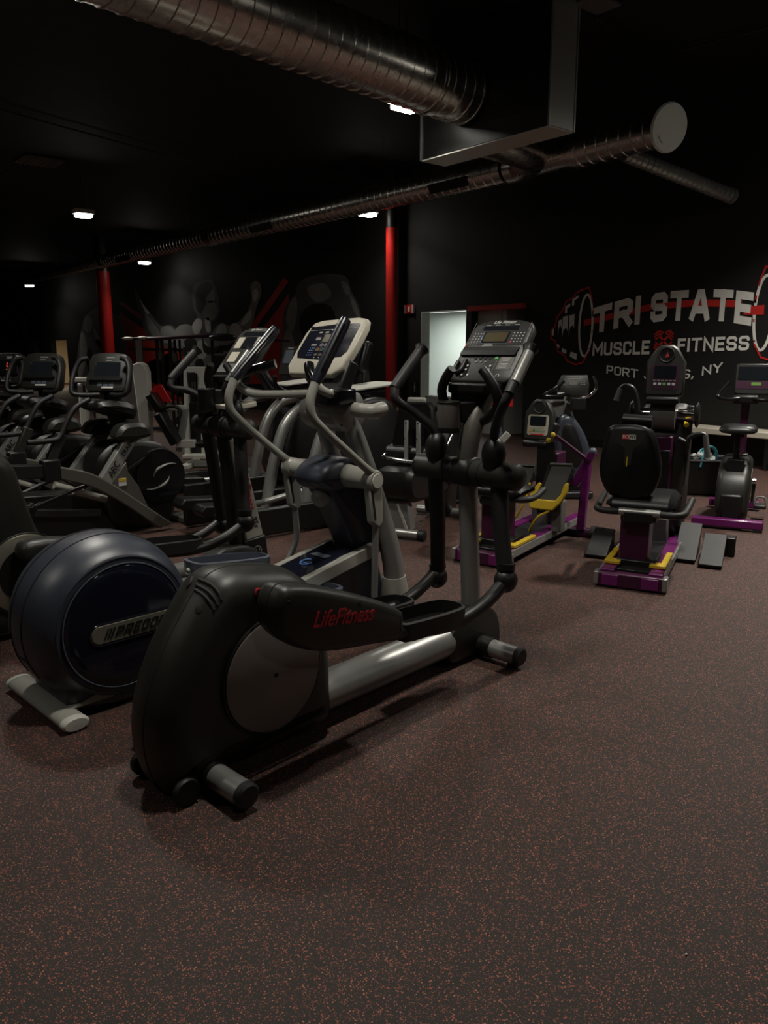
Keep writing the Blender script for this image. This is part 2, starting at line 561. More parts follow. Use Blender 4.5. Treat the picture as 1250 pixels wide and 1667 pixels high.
# recess with a dark red head
rc = MB(); rd = .9
rc.box((WX + .2 + rd + .05, 9.22, 1.115), (.1, 1.24, 2.23))
rc.box((WX + .2 + rd / 2, NI[0] - .05, 1.115), (rd, .1, 2.23)); rc.box((WX + .2 + rd / 2, NI[1] + .02, 1.115), (rd, .04, 2.23))
structure('wall_recess', rc, M['recessred'])
structure('trim_2', MB().box((WX + .02, 9.22, 2.19), (.26, 1.24, .08)), M['muralred'])

# ------------------------------------------------------------------ columns
def column(cx, cy, r, top, label):
    t = thing('support_column', label, 'column', loc=(cx, cy, 0), group='red support columns')
    part('shaft', MB().lathe([(r, 0.02), (r, 3.74)], (0, 0, 0), (0, 0, 1), 28), 'red', t)
    part('upper_shaft', MB().lathe([(r, 3.74), (r, top)], (0, 0, 0), (0, 0, 1), 28), 'black', t, label='black top of the column')  # column is black from duct height up to the ceiling
    part('base_plate', MB().box((0, 0, .012), (r * 3.2, r * 3.2, .024)), 'dark', t)
    part('top_plate', MB().box((0, 0, top + .01), (r * 3, r * 3, .02)), 'dark', t)
column(9.85, 11.72, .11, ZC - .02, 'dark red round column between the white lit doorway and the mural')
column(8.55, 23.3, .19, ZC - .02, 'bright red round column standing in front of the grey painted back figure')

# ------------------------------------------------------------------ ducts
def spiral(mb, p, q, r, pitch=.13, rib=.012, n=28):
    p, q = Vector(p), Vector(q); L = (q - p).length; A = (q - p).normalized()
    prof = []; h = 0
    while h < L - pitch:
        prof += [(r, h), (r, h + pitch - .022), (r + rib, h + pitch - .014), (r + rib, h + pitch - .006), (r, h + pitch)]
        h += pitch
    prof.append((r, L))
    return mb.lathe(prof, p, A, n)
t = thing('spiral_duct', 'wide ribbed silver air duct crossing the ceiling towards the boxed drop', 'air duct', loc=(0, 5.95, 4.08))
part('duct_run', spiral(MB(), (.2, -.42, 0), (6.19, .25, 0), .30, .15, .008), 'steel', t)
part('joint_band', MB().lathe([(.315, 0), (.315, .08)], (5.6, .19, 0), (1, .11, 0), 28), 'steel', t)
part('hanger', MB().tube([(3.0, -.1, .3), (3.0, -.1, ZC - 4.08)], .008, 6), 'dark', t); part('hanger', MB().tube([(5.2, .13, .3), (5.2, .13, ZC - 4.08)], .008, 6), 'dark', t)

t = thing('spiral_duct', 'long thin ribbed air duct running the length of the hall above the columns', 'air duct', loc=(8.0, 0, 3.85))
xx = lambda y: .28 - .02 * (y - 7) 
part('duct_run', spiral(MB(), (xx(7.45), 7.45, 0), (xx(15.5), 15.5, 0), .185, .16, .010), 'steel', t)
part('duct_run', spiral(MB(), (xx(15.5), 15.5, 0), (xx(21.5), 21.5, 0), .165, .16, .010), 'steel', t)
part('duct_run', spiral(MB(), (xx(21.5), 21.5, 0), (xx(29.5), 29.5, 0), .15, .16, .010), 'steel', t)
part('joint_band', MB().lathe([(.195, 0), (.195, .25)], (xx(15.4), 15.4, 0), (-.02, 1, 0), 28), 'steel', t)
part('joint_band', MB().lathe([(.175, 0), (.175, .3)], (xx(21.4), 21.4, 0), (-.02, 1, 0), 28), 'steel', t)
for y in (8.4, 13.4, 20.0, 28.0):
    g = part('vent_grille', MB().box((xx(y) - .155, y, -.085), (.05, .75, .13), Matrix.Rotation(R(-28), 3, 'Y')), 'deep', t)
for y in (10.0, 16.5, 25.0):
    part('hanger', MB().tube([(xx(y), y, .17), (xx(y), y, ZC - 3.85)], .006, 6), 'dark', t)

t = thing('duct_branch', 'smooth silver duct branch with bright round end cap beside the boxed drop', 'air duct', loc=(8.28, 7.3, 3.85))
part('elbow', MB().tube([(-1.64, -.85, -.05), (-1.0, -.8, -.06), (-.4, -.6, -.03), (0, -.1, 0), (0, .10, 0)], .2, 24, 5), 'steel', t)
part('branch_cone', MB().tube([(0, .1, 0), (0, -.45, 0), (-.02, -.95, 0)], [.19, .175, .165], 24, 3), 'steel', t)
part('joint_band', MB().lathe([(.20, 0), (.20, .1)], (-.02, -1.0, 0), (0, -1, 0), 28), 'steel', t)
part('branch_run', spiral(MB(), (-.02, -.95, 0), (-.1, -2.25, 0), .185, .16, .008), 'steel', t)
part('end_cap', MB().lathe([(.24, 0), (.255, .02), (.24, .045), (.10, .05), (0, .052)], (-.1, -2.25, 0), (-.25, -1, -.22), 32), 'roomwhite', t, label='round end cap coloured white for reflected light')  # white colour carries the light that the metal cap reflects
t = thing('spiral_duct', 'short narrow ribbed duct sloping down from the round capped branch to the wall', 'air duct', loc=(8.45, 5.75, 3.75))
part('duct_run', spiral(MB(), (0, 0, 0), (1.62, -.52, -.36), .085, .08, .008, 20), 'tubes', t)
part('collar', MB().lathe([(.10, 0), (.10, .05)], (1.58, -.51, -.35), (1.62, -.52, -.36), 20), 'tubes', t)

t = thing('boxed_duct', 'big square sheet metal duct drop where the wide ribbed duct ends', 'air duct', loc=(6.42, 6.0, 0))
part('duct_box', MB().box((0, 0, (3.56 + ZC - .03) / 2), (.36, 1.78, ZC - .03 - 3.56)), M['black'], t, .006)  # metal sides coloured black to put their shade into the colour
part('bottom_panel', MB().box((0, 0, 3.553), (.37, 1.8, .014)), 'white', t, .004, 'bottom panel coloured white for reflected light')  # white stands in for light reflected by the metal underside
part('front_panel', MB().box((0, -.897, 4.14), (.35, .014, 1.16)), 'silver', t, .003, 'narrow front panel coloured lighter as the lit face')  # lit front face gets a lighter colour than the sides
for x, y in ((-.19, .9), (-.19, -.9), (.19, -.9)):
    part('corner_flange', MB().box((x, y, 4.14), (.02, .02, 1.17)), 'tubes', t)

# ------------------------------------------------------------------ ceiling fittings
LL = ['bright square ceiling lamp beneath the wide ribbed duct', 'bright ceiling lamp hanging alone over the far end of the hall',
      'bright ceiling lamp beside the top of the dark red column', 'small far ceiling lamp under the middle of the long thin duct', 'tiny faraway ceiling lamp by the far tip of the long thin duct']
for i, (x, y, _k) in enumerate(LAMPS_SEEN):
    t = thing('ceiling_lamp', LL[i], 'ceiling lamp', loc=(x, y, LAMP_Z), group='square ceiling lamps')
    part('housing', MB().box((0, 0, .04), (.34, .26, .08)), 'white', t, .01)
    part('lens', MB().box((0, 0, -.03), (.28, .2, .055)), 'lens', t, .012)
    part('hanger', MB().tube([(0, 0, .08), (0, 0, ZC - LAMP_Z)], .006, 6), 'dark', t)
for x, y, _k in LAMPS_NEAR:
    t = thing('ceiling_lamp', 'square ceiling lamp lit overhead, outside the picture', 'ceiling lamp', loc=(x, y, LAMP_Z), group='square ceiling lamps overhead')
    part('housing', MB().box((0, 0, .04), (.42, .34, .08)), 'white', t, .01)
    part('lens', MB().box((0, 0, -.03), (.28, .2, .055)), 'lens', t, .012)
    part('hanger', MB().tube([(0, 0, .08), (0, 0, ZC - LAMP_Z)], .006, 6), 'dark', t)
t = thing('smoke_detector', 'round pale smoke detector on the black ceiling near the wide ribbed duct', 'smoke detector', loc=(4.27, 8.1, ZC))
part('base', MB().lathe([(.09, 0), (.09, -.02), (.05, -.022)], (0, 0, 0), (0, 0, 1), 24), 'pale', t)
part('dome', MB().lathe([(.08, -.018), (.075, -.045), (.05, -.06), (.001, -.065)], (0, 0, 0), (0, 0, 1), 24), 'pale', t)
t = thing('ceiling_vent', 'square louvred ceiling vent barely lit high over the cross trainers', 'vent', loc=(4.55, 15.0, ZC - .02))
part('frame', MB().box((0, 0, 0), (.7, .7, .03)), 'dark', t, .005)
for k in range(7): part('slat', MB().box((-.27 + .09 * k, 0, -.03), (.05, .6, .01), Matrix.Rotation(R(35), 3, 'Y')), 'grey', t)
t = thing('ceiling_vent', 'flat square steel grille on the ceiling beside the top of the boxed drop', 'vent', loc=(6.75, 5.0, ZC - .03))
part('frame', MB().box((0, 0, 0), (.5, .4, .04)), 'dark', t, .006); part('panel', MB().box((0, 0, -.03), (.38, .28, .02)), 'grey', t, .004)
for (p, q, lb) in (((7.0, 5.2), (8.4, 5.3), 'thin conduit pipe on the ceiling running from the square steel grille'),
               ((8.4, 5.3), (8.6, 3.9), 'thin conduit pipe turning along the ceiling above the capped branch'),
               ((1.2, 11.5), (6.5, 13.2), 'long thin conduit crossing the dark ceiling near the louvred vent'),
               ((2.6, 13.5), (4.4, 16.4), 'thin ceiling conduit meeting the long conduit beside the louvred vent')):
    tag(part('conduit', MB().tube([(p[0], p[1], ZC - .06), (q[0], q[1], ZC - .06)], .012, 8), 'dark', None), lb, 'conduit', 'ceiling conduits')

# ------------------------------------------------------------------ painted sign
def wall_pt(y, z, off=.004): return Vector((WX - off, y, z))
NW = Vector((-1, 0, 0))
def table(T, u):
    for (a, x), (b, y) in zip(T, T[1:]):
        if u <= b: return x + (y - x) * (u - a) / (b - a)
    return T[-1][1]
def ribbon(mb, pts, wd, off=.003, t=.003, closed=False):
    """Flat painted line on the wall through (y, z) points."""
    P = [Vector((y, z, 0)) for y, z in pts]; n = len(P)
    for i in range(n if closed else n - 1):
        a, b = P[i], P[(i + 1) % n]; d = (b - a).normalized(); m = Vector((-d.y, d.x, 0)) * wd / 2
        q = [a - d * wd * .3 + m, b + d * wd * .3 + m, b + d * wd * .3 - m, a - d * wd * .3 - m]
        V = [wall_pt(v.x, v.y, off) for v in q]
        mb.faces([V, [v + NW * (t + .0004 * (i % 5)) for v in V]])
    return mb
def patch(mb, pts, off=.003, t=.003):
    V = [wall_pt(y, z, off) for y, z in pts]
    return mb.faces([V, [v + NW * t for v in V]])
sign = thing('wall_sign', 'big painted gym name with red barbell on the black wall', 'wall sign', loc=(0, 0, 0))
mb = MB()
for (a, b) in (((7.44, 1.88), (7.0, 1.96)), ((7.0, 1.96), (6.3, 2.075)), ((6.3, 2.075), (5.65, 2.10)), ((5.65, 2.10), (5.0, 2.06))):
    patch(mb, [(a[0], a[1] + .045), (b[0], b[1] + .045), (b[0], b[1] - .045), (a[0], a[1] - .045)], .001, .002)
part('barbell_bar', mb, 'signred', sign, label='red barbell bar behind the name')
TOP = [(0, 2.10), (.12, 2.16), (.28, 2.23), (.5, 2.275), (.7, 2.275), (.86, 2.25), (1, 2.19)]
BOT = [(0, 1.715), (.12, 1.765), (.28, 1.83), (.5, 1.875), (.7, 1.865), (.86, 1.84), (1, 1.775)]
def sign_word(word, place, stroke, gap, lab):
    part('lettering', block_letters(MB(), word, place, stroke, gap, .003, NW), 'signwhite', sign, label=lab)
def tri(u, v): return wall_pt(7.27 - 2.42 * u, table(BOT, u) + (table(TOP, u) - table(BOT, u)) * v, .005)
sign_word('TRI', lambda u, v: tri(u * .33, v), .25, .14, 'large white word TRI')
sign_word('STATE', lambda u, v: tri(.40 + u * .60, v), .25, .14, 'large white word STATE')
sign_word('MUSCLE', lambda u, v: wall_pt(7.25 - .97 * u, 1.39 + .025 * u + .195 * v, .005), .2, .16, 'white word MUSCLE')
sign_word('FITNESS', lambda u, v: wall_pt(5.85 - 1.0 * u, 1.445 + .025 * u + .185 * v, .005), .2, .16, 'white word FITNESS')
arc = [(0, 1.125), (.3, 1.07), (.55, 1.055), (.75, 1.09), (1, 1.19)]
def town(u, v): return wall_pt(6.98 - 1.80 * u, table(arc, u) + .125 * v, .005)
sign_word('PORT', lambda u, v: town(u * .30, v), .15, .16, 'small white word PORT')
sign_word('JERVIS,', lambda u, v: town(.355 + u * .42, v), .15, .16, 'small white word JERVIS')
sign_word('NY', lambda u, v: town(.845 + u * .155, v), .15, .16, 'small white letters NY')
# crossed dumbbells
mb = MB(); cy_, cz_ = 6.07, 1.60
for s in (1, -1):
    ribbon(mb, [(cy_ - .09 * s, cz_ - .09), (cy_ + .09 * s, cz_ + .09)], .028)
    for e in (1, -1):
        for k, ln in ((.07, .055), (.095, .042), (.115, .028)):
            c0, c1 = cy_ + e * s * k, cz_ + e * k
            ribbon(mb, [(c0 + s * ln, c1 - ln), (c0 - s * ln, c1 + ln)], .018)
part('crossed_dumbbells', mb, 'signred', sign)
# plates at both ends
def ellip(cy, cz, a, b, n=40, a0=0, a1=360): return [(cy + a * math.cos(R(a0 + (a1 - a0) * k / n)), cz + b * math.sin(R(a0 + (a1 - a0) * k / n))) for k in range(n + 1)]
def plates(flip, cy, cz, k=1.0):
    s = -1 if flip else 1
    f = lambda pts: [(cy + s * y * k, cz + z * k) for y, z in pts]
    wmb, rmb = MB(), MB()
    ribbon(wmb, f(ellip(0, 0, .13, .50, 48)), .035)
    ribbon(rmb, f([(-.12, .02)] + ellip(-.02, 0, .17, .58, 30, -60, 80)[::-1][:0]), .02) if False else None
    out = [(-.03, .62), (.20, .56), (.30, .46), (.42, .42), (.50, .26), (.60, .16), (.64, .0), (.72, -.06), (.72, -.2), (.62, -.24), (.55, -.42), (.42, -.48), (.34, -.58), (.16, -.64), (.02, -.6), (-.09, -.42), (-.13, -.1), (-.13, .2), (-.09, .45)]
    ribbon(rmb, f(out), .022, closed=True)
    for x0, w_, z0, z1 in ((.24, .10, -.14, .18), (.37, .11, -.18, .16), (.50, .07, -.14, .10)):
        patch(wmb, f([(x0, z0 + .1), (x0 + w_ * .25, z0 + .16), (x0 + w_ * .8, z0 + .12), (x0 + w_, z0), (x0 + w_, z1), (x0, z1 + .02)]))
    for pts in ([(.18, .50), (.30, .44), (.30, .34), (.26, .34), (.26, .42), (.18, .46)], [(.34, .38), (.44, .33), (.44, .22), (.40, .22), (.40, .30), (.34, .33)],
                [(.16, -.56), (.30, -.5), (.28, -.42), (.15, -.46)], [(.38, -.46), (.48, -.42), (.46, -.36), (.37, -.4)], [(.53, -.36), (.59, -.33), (.58, -.29), (.53, -.31)], [(.66, -.15), (.70, -.14), (.70, -.03), (.66, -.02)]):
        patch(wmb, f(pts))
    part('plate_highlights', wmb, 'signwhite', sign); part('plate_outline', rmb, 'signred', sign)
plates(False, 7.40, 1.84, .92)
plates(True, 4.70, 1.93, .92)
patch(m2 := MB(), [(4.96, 2.02), (4.70, 2.03), (4.70, 1.91), (4.96, 1.92)], .006); part('barbell_collar', m2, 'signred', sign)

# ------------------------------------------------------------------ painted mural
mural = thing('wall_mural', 'grey painted bodybuilder figures and red stripes on the far black wall', 'mural', loc=(0, 0, 0))
def paint(name, col, var=.5, sc=2.2):
    m = mat(name, col, .7, 0, 0)
    nt = m.node_tree; b = nt.nodes['Principled BSDF']
    tc = nt.nodes.new('ShaderNodeTexCoord'); mp = nt.nodes.new('ShaderNodeMapping'); mp.inputs['Scale'].default_value = (1, .35, 1)
    nz = nt.nodes.new('ShaderNodeTexNoise'); nz.inputs['Scale'].default_value = sc; nz.inputs['Detail'].default_value = 3
    mx = nt.nodes.new('ShaderNodeMix'); mx.data_type = 'RGBA'
    mx.inputs['A'].default_value = (*[c * (1 - var) for c in col], 1); mx.inputs['B'].default_value = (*[c * (1 + var) for c in col], 1)
    nt.links.new(tc.outputs['Object'], mp.inputs['Vector']); nt.links.new(mp.outputs['Vector'], nz.inputs['Vector'])
    nt.links.new(nz.outputs['Fac'], mx.inputs['Factor']); nt.links.new(mx.outputs['Result'], b.inputs['Base Color'])
    return m
G0, G1, G2, G3 = paint('mural_black', (.006, .006, .006)), paint('mural_dark_grey', (.09, .09, .086)), paint('mural_grey', (.22, .22, .21)), paint('mural_light_grey', (.55, .55, .52))
def wpix(pts, n=0):
    """Outline on the wall seen at these picture points -> (y, z) on the wall."""
    r = []
    for x, y in pts:
        d = ray(x, y); q = _C + d * ((WX - _C.x) / d.x); r.append((q.y, q.z))
    return [(p.x, p.y) for p in catmull([Vector((a, b, 0)) for a, b in r], 4, True)] if n else r
def mpaint(name, m, shapes, off):
    for s in shapes: part(name, patch(MB(), wpix(s, 1), off, .002), m, mural)
# red stripes
for s in ([(193, 494), (198, 491), (300, 560), (300, 572)], [(194, 508), (300, 580), (300, 650), (206, 600), (200, 552)], [(462, 452), (470, 458), (398, 560), (380, 572)],
          [(455, 500), (470, 478), (470, 625), (400, 625), (398, 572)], [(240, 590), (275, 574), (297, 592), (304, 650), (255, 664), (232, 640)]):
    part('painted_stripe', patch(MB(), wpix(s), .001, .002), 'muralred', mural)
mpaint('figure_body', G2, [[(131, 545), (137, 518), (146, 508), (156, 502), (165, 500), (176, 500), (186, 512), (196, 517), (203, 540), (206, 560), (200, 600), (196, 645), (140, 660), (128, 620), (126, 580)]], .004)
mpaint('figure_body', G1, [[(24, 580), (23, 563), (28, 554), (35, 548), (33, 525), (32, 513), (38, 509), (44, 511), (45, 530), (48, 546), (58, 554), (64, 562), (66, 580), (60, 605), (30, 605)]], .004)
mpaint('figure_body', G1, [[(313, 482), (316, 466), (326, 458), (345, 456), (352, 468), (356, 482), (358, 496), (359, 510), (353, 520), (345, 525), (347, 545), (352, 560), (344, 600), (345, 640), (318, 640), (312, 590), (292, 560), (300, 535), (316, 528), (322, 515), (316, 505)],
                           [(219, 470), (226, 478), (232, 496), (246, 512), (262, 530), (280, 530), (300, 555), (280, 566), (250, 556), (236, 540), (228, 512), (222, 490)]], .004)
mpaint('figure_body', G2, [[(346, 545), (352, 532), (362, 526), (374, 530), (388, 524), (402, 508), (410, 488), (408, 466), (414, 458), (424, 462), (426, 478), (418, 500), (412, 526), (398, 548), (372, 560), (350, 562)],
                           [(283, 545), (290, 532), (306, 528), (318, 536), (330, 546), (350, 560), (346, 600), (344, 645), (316, 645), (308, 590), (290, 570)]], .0065)
mpaint('figure_body', G1, [[(456, 590), (460, 540), (464, 500), (480, 480), (486, 462), (505, 450), (545, 446), (565, 452), (572, 474), (584, 498), (592, 540), (600, 600), (602, 650), (575, 650), (560, 600), (505, 640), (470, 650), (456, 625)]], .004)
# lighter muscle strokes
mpaint('figure_highlight', G3, [[(352, 542), (357, 530), (366, 528), (370, 540), (364, 547)], [(374, 544), (376, 530), (386, 526), (394, 538), (390, 550)], [(392, 530), (400, 514), (410, 505), (408, 520)], [(313, 532), (322, 518), (330, 524), (326, 540), (318, 544)],
                                 [(136, 528), (142, 514), (150, 520), (150, 536), (140, 540)], [(130, 580), (133, 540), (140, 550), (142, 570), (138, 600), (128, 620)], [(160, 545), (152, 535), (158, 560), (166, 566)]], .0085)
mpaint('figure_highlight', G2, [[(288, 540), (298, 530), (312, 536), (308, 548), (294, 550)], [(262, 536), (278, 532), (290, 548), (280, 558), (264, 554)], [(236, 510), (250, 526), (262, 546), (250, 548), (240, 530)], [(330, 500), (346, 490), (356, 505), (350, 518), (336, 520)], [(330, 480), (340, 466), (350, 474), (350, 490), (338, 492)],
                                 [(466, 520), (474, 490), (482, 484), (484, 510), (476, 540)], [(460, 560), (470, 535), (480, 560), (476, 590), (464, 600)], [(556, 458), (566, 462), (570, 480), (562, 476)], [(570, 480), (582, 500), (586, 520), (576, 505)], [(500, 470), (530, 462), (540, 480), (515, 492)], [(565, 590), (575, 560), (590, 580), (594, 620), (578, 630)],
                                 [(150, 512), (164, 505), (165, 525), (155, 530)], [(182, 520), (194, 522), (198, 545), (188, 560), (182, 545)], [(150, 560), (164, 556), (166, 590), (152, 600)], [(27, 570), (30, 556), (38, 560), (40, 575)], [(50, 570), (54, 558), (62, 565), (62, 580)], [(38, 520), (43, 512), (44, 535), (40, 545)]], .0085)
mpaint('figure_shadow', G0, [[(320, 480), (324, 464), (340, 460), (346, 470), (336, 484), (334, 500), (326, 510), (320, 500)], [(140, 590), (146, 566), (152, 580), (148, 600)], [(488, 520), (500, 500), (540, 500), (548, 540), (520, 560), (495, 550)]], .0105)

mpaint('figure_shadow', G0, [[(330, 545), (334, 560), (350, 566), (362, 560), (350, 575), (332, 572)], [(300, 556), (318, 552), (322, 566), (306, 572)], [(318, 590), (330, 585), (334, 610), (322, 620)]], .0105)
mpaint('figure_highlight', G3, [[(334, 520), (341, 518), (343, 540), (337, 540)], [(412, 476), (418, 470), (421, 480), (414, 492)], [(228, 486), (234, 496), (244, 510), (238, 510)], [(322, 556), (338, 560), (336, 580), (324, 584)]], .0085)
# wall furniture near the doorway
t = thing('fire_alarm', 'small red and white fire alarm strobe high on the wall by the lit doorway', 'fire alarm', loc=(WX, 11.47, 2.25))
part('back_box', MB().box((-.02, 0, 0), (.04, .24, .16)), 'red', t, .006)
for y in (-.115, .115): part('strobe', MB().box((-.035, y, 0), (.05, .03, .16)), 'whiteink', t, .004)
part('flame_symbol', MB().box((-.045, 0, .0), (.012, .05, .09)), 'whiteink', t, .004)
t = thing('notice', 'small white notice on the dark wall beside the lit doorway', 'notice', loc=(WX, 11.26, 1.44))
part('sheet', MB().box((-.004, 0, 0), (.008, .15, .13)), 'whiteink', t); part('arrow', MB().box((-.009, .01, 0), (.004, .05, .07)), 'greyink', t)
t = thing('wall_sign', 'dark grey restroom sign lower on the wall beside the lit doorway', 'wall sign', loc=(WX, 11.32, .78))
part('plate', MB().box((-.006, 0, 0), (.012, .18, .24)), 'dark', t, .003)
mb = MB()
mb.ell((-.014, 0, .07), (.004, .018, .018)); mb.box((-.014, 0, .0), (.005, .04, .08)); mb.box((-.014, 0, -.07), (.005, .03, .06))
part('figure_symbol', mb, 'greyink', t)
t = thing('fire_extinguisher', 'small red fire extinguisher hanging beside the white lit doorway', 'fire extinguisher', loc=(9.96, 11.62, .24))
part('cylinder', MB().lathe([(.055, 0), (.062, .02), (.062, .28), (.05, .33), (.02, .36), (.02, .39)], (0, 0, 0), (0, 0, 1), 20), 'red', t)
part('label', MB().lathe([(.0635, .06), (.0635, .16)], (0, 0, 0), (0, 0, 1), 20, False), 'whiteink', t)
part('handle', MB().bar((-.02, 0, .40), (.0, -.10, .43), .02, .015), 'chrome', t); part('hose', MB().tube([(0, 0, .39), (0, -.07, .38), (0, -.09, .25), (0, -.075, .12)], .01, 8), 'rubber', t)
part('bracket', MB().box((.10, 0, .2), (.10, .08, .05)), 'dark', t)

# bench along the sign wall
t = thing('bench', 'long pale wooden bench against the black wall below the painted sign', 'bench', loc=(9.86, 3.6, 0))
part('seat', MB().box((0, 0, .435), (.44, 4.4, .08)), 'wood', t, .01)
for y in (-1.9, -.6, .7, 1.9): part('leg', MB().box((0, y, .198), (.36, .06, .395)), 'black', t, .005)
part('back_panel', MB().box((.2, 0, .2), (.02, 4.3, .38)), 'black', t)

tag(part('light_patch', MB().box((0, 0, .006), (1.0, 1.5, .012)), 'grey', None, .004), 'pale grey pad standing in for light on the floor before the white lit doorway', 'light_patch').location = (9.45, 10.4, 0)  # pale pad added in place of doorway light spilling on the floor

d = ray(1117, 1555); q = _C + d * (-CAM_H / d.z)
tag(part('paper_scrap', MB().ell((0, 0, .003), (.004, .003, .003), 6, 4), 'whiteink', None), 'tiny white scrap lying alone on the speckled floor', 'litter').location = (q.x, q.y, 0)
# ================================================================== black cross trainer (two built, different fittings)
def gear(F, label, opts):
    """Rear-drive cross trainer in a local frame: x towards the console, y across, z up."""
    T = thing('elliptical_trainer', label, 'elliptical trainer', F)
    far = opts.get('far', False)
    A = lambda x, y, w: F.w_(x, y, w)
    # --- rear housing
    hs = [(p.x, p.z) for p in (F1.w_(x, y, .085) for x, y in [(316, 931), (297, 952), (270, 999), (245, 1050), (227, 1100), (216, 1150), (216, 1195), (224, 1230), (246, 1262)])]
    hs = [(-.40, .665), (-.52, .695), (-.62, .712)] + hs + [(-.80, .055), (-.62, .052), (-.42, .052), (-.245, .065), (-.235, .20), (-.240, .34), (-.265, .48), (-.315, .60)]
    if far: hs = [(-1.0, .30), (-.985, .55), (-.90, .80), (-.75, .94), (-.62, .955), (-.55, .90), (-.50, .72), (-.43, .50), (-.30, .40), (-.235, .30), (-.235, .065), (-.42, .052), (-.80, .055), (-.95, .12)]
    lay = [(-.135, .085), (-.131, .050), (-.112, .014), (-.075, -.008), (-.015, -.018), (.015, -.018), (.075, -.008), (.112, .014), (.131, .050), (.135, .085)]
    H = part('rear_housing', MB().puff(hs, lay, 5), 'shell', T)
    part('seam', MB().tube([(x, -.017, z) for x, z in inset2(hs, -.0165)], .0028, 6, 4, closed=True), 'deep', H)
    c = Vector((-.535, -.142, .345)); r = .205
    D = part('drive_disc', MB().lathe([(r, 0), (r, .010), (r - .006, .014), (.001, .015)], c, (0, -1, 0), 56), opts['disc'], T, label=opts.get('disc_label'))
    part('hub_hole', MB().lathe([(.009, 0), (.009, .002)], c + Vector((0, -.015, 0)), (0, -1, 0), 14), 'deep', D)
    part('disc_rim', MB().tube([c + Vector((math.cos(R(a)) * (r + .006), -.004, math.sin(R(a)) * (r + .006))) for a in range(0, 360, 12)], .005, 6, 1, closed=True), 'black', D)
    if opts.get('inner_disc'):
        part('disc_centre', MB().lathe([(.14, 0), (.14, .004), (.001, .005)], c + Vector((0, -.015, 0)), (0, -1, 0), 40), 'black', D)
    def onhouse(o, x, y, back=0.0):
        from mathutils.bvhtree import BVHTree
        bv = BVHTree.FromPolygons([v.co.copy() for v in o.data.vertices], [list(p.vertices) for p in o.data.polygons])
        a, d = F.ray_local(x, y)
        h = bv.ray_cast(a, d)
        return (h[0] - d * back, h[1]) if h[0] else (None, None)
    if not far:
        for pts in ([(325, 944), (345, 953), (357, 966), (361, 978)], [(321, 953), (339, 963), (350, 975), (355, 986)], [(319, 961), (334, 971), (344, 983), (349, 994)], [(314, 941), (311, 950), (305, 957)]):
            P = [onhouse(H, *p)[0] for p in pts]
            if all(P): part('vent_slot', MB().tube([p_ + Vector((0, .003, 0)) for p_ in P], .0075, 8, 4), 'deep', H)
        for q, rad in (((323, 993), .012), ((480, 948), .007)):
            P, N = onhouse(H, *q)
            if P: part('screw_hole', MB().lathe([(rad, -.004), (rad, .002), (rad * .5, .003)], P, N, 14), 'deep', H)
        P, N = onhouse(H, 421, 965)
        if P:
            b = part('round_badge', MB().lathe([(.017, -.004), (.017, .002), (.013, .003)], P, N, 20), 'redink', H, label='small round red badge')
            part('badge_centre', MB().lathe([(.012, .0), (.012, .0045)], P, N, 18), 'deep', b)
    # --- crank arms
    def arm(s, dx, dz):
        nm = [(-.632, .59), (-.627, .655), (-.595, .702), (-.51, .692), (-.40, .655), (-.20, .575), (-.04, .495), (-.02, .475), (-.025, .385), (-.06, .375), (-.22, .395), (-.40, .425), (-.49, .455), (-.565, .50), (-.612, .545)]
        if opts.get('slim'):
            nm = [(-.60, .46), (-.59, .52), (-.54, .54), (-.20, .50), (.02, .465), (.02, .405), (-.2, .43), (-.55, .42)]
        pl = [(x + dx, z + dz) for x, z in nm]
        ys = [(-.303, .034), (-.299, .018), (-.288, .006), (-.262, .0), (-.20, 0), (-.185, .004), (-.17, .02)] if s < 0 else [(.17, .02), (.185, .004), (.20, 0), (.262, 0), (.288, .006), (.299, .018), (.303, .034)]
        a = part('crank_arm_cover', MB().puff(pl, ys, 4), 'shell', T)
        part('cover_seam', MB().tube([(x, -.262 * -s if s < 0 else .262, z) for x, z in []] or [(x, s * .240, z) for x, z in [(p[0], p[1]) for p in pl]], .0025, 6, 4, closed=True), 'deep', a)
        return a
    An = arm(-1, 0, 0); Af = arm(1, .12, -.13)
    if not far:
        for q in ((471, 981), (585, 981)):
            P, N = onhouse(An, *q)
            if P: part('screw_hole', MB().lathe([(.009, -.004), (.009, .002), (.004, .003)], P, N, 14), 'deep', An)
    if opts.get('script'):
        lettering('lettering', 'LifeFitness', An, 'redink', (-.345, -.3035, .545), (1, 0, -.16), (.16, 0, 1), .056, .38, .012, .0015, .30, label='red script name')
    # --- pedals
    def pedal(s, dx, dz):
        y0 = s * .205
        o = [(.00, -.075), (.05, -.085), (.34, -.085), (.40, -.06), (.42, 0), (.40, .06), (.34, .085), (.05, .085), (0, .075)]
        z0 = .395 + dz
        P = part('pedal', MB().faces([[Vector((x + dx, y0 + w, z0 - .05 - .06 * x)) for x, w in o], [Vector((x + dx, y0 + w, z0 - .03 - .06 * x)) for x, w in o]]), 'black', T)
        rim = MB()
        ro = [(p.x, p.y) for p in catmull([Vector((x, w, 0)) for x, w in o], 3, True)]
        ri = inset2(ro, .014)
        L = lambda poly, zz: [Vector((x + dx, y0 + w, z0 + zz - .06 * x)) for x, w in poly]
        rim.faces([L(ro, -.045), L(ro, .022), L(ri, .026), L(ri, -.035)], caps=False)
        part('pedal_rim', rim, 'rubber', P)
        part('foot_link', MB().tube([(dx - .06, y0 + s * .05, z0 + .0), (dx + .25, y0 + s * .055, z0 - .055), (dx + .42, y0 + s * .055, z0 - .055), (dx + .56, y0 + s * .058, z0 - .02), (dx + .70, y0 + s * .058, z0 + .045)], .031, 12, 5), 'black', T)
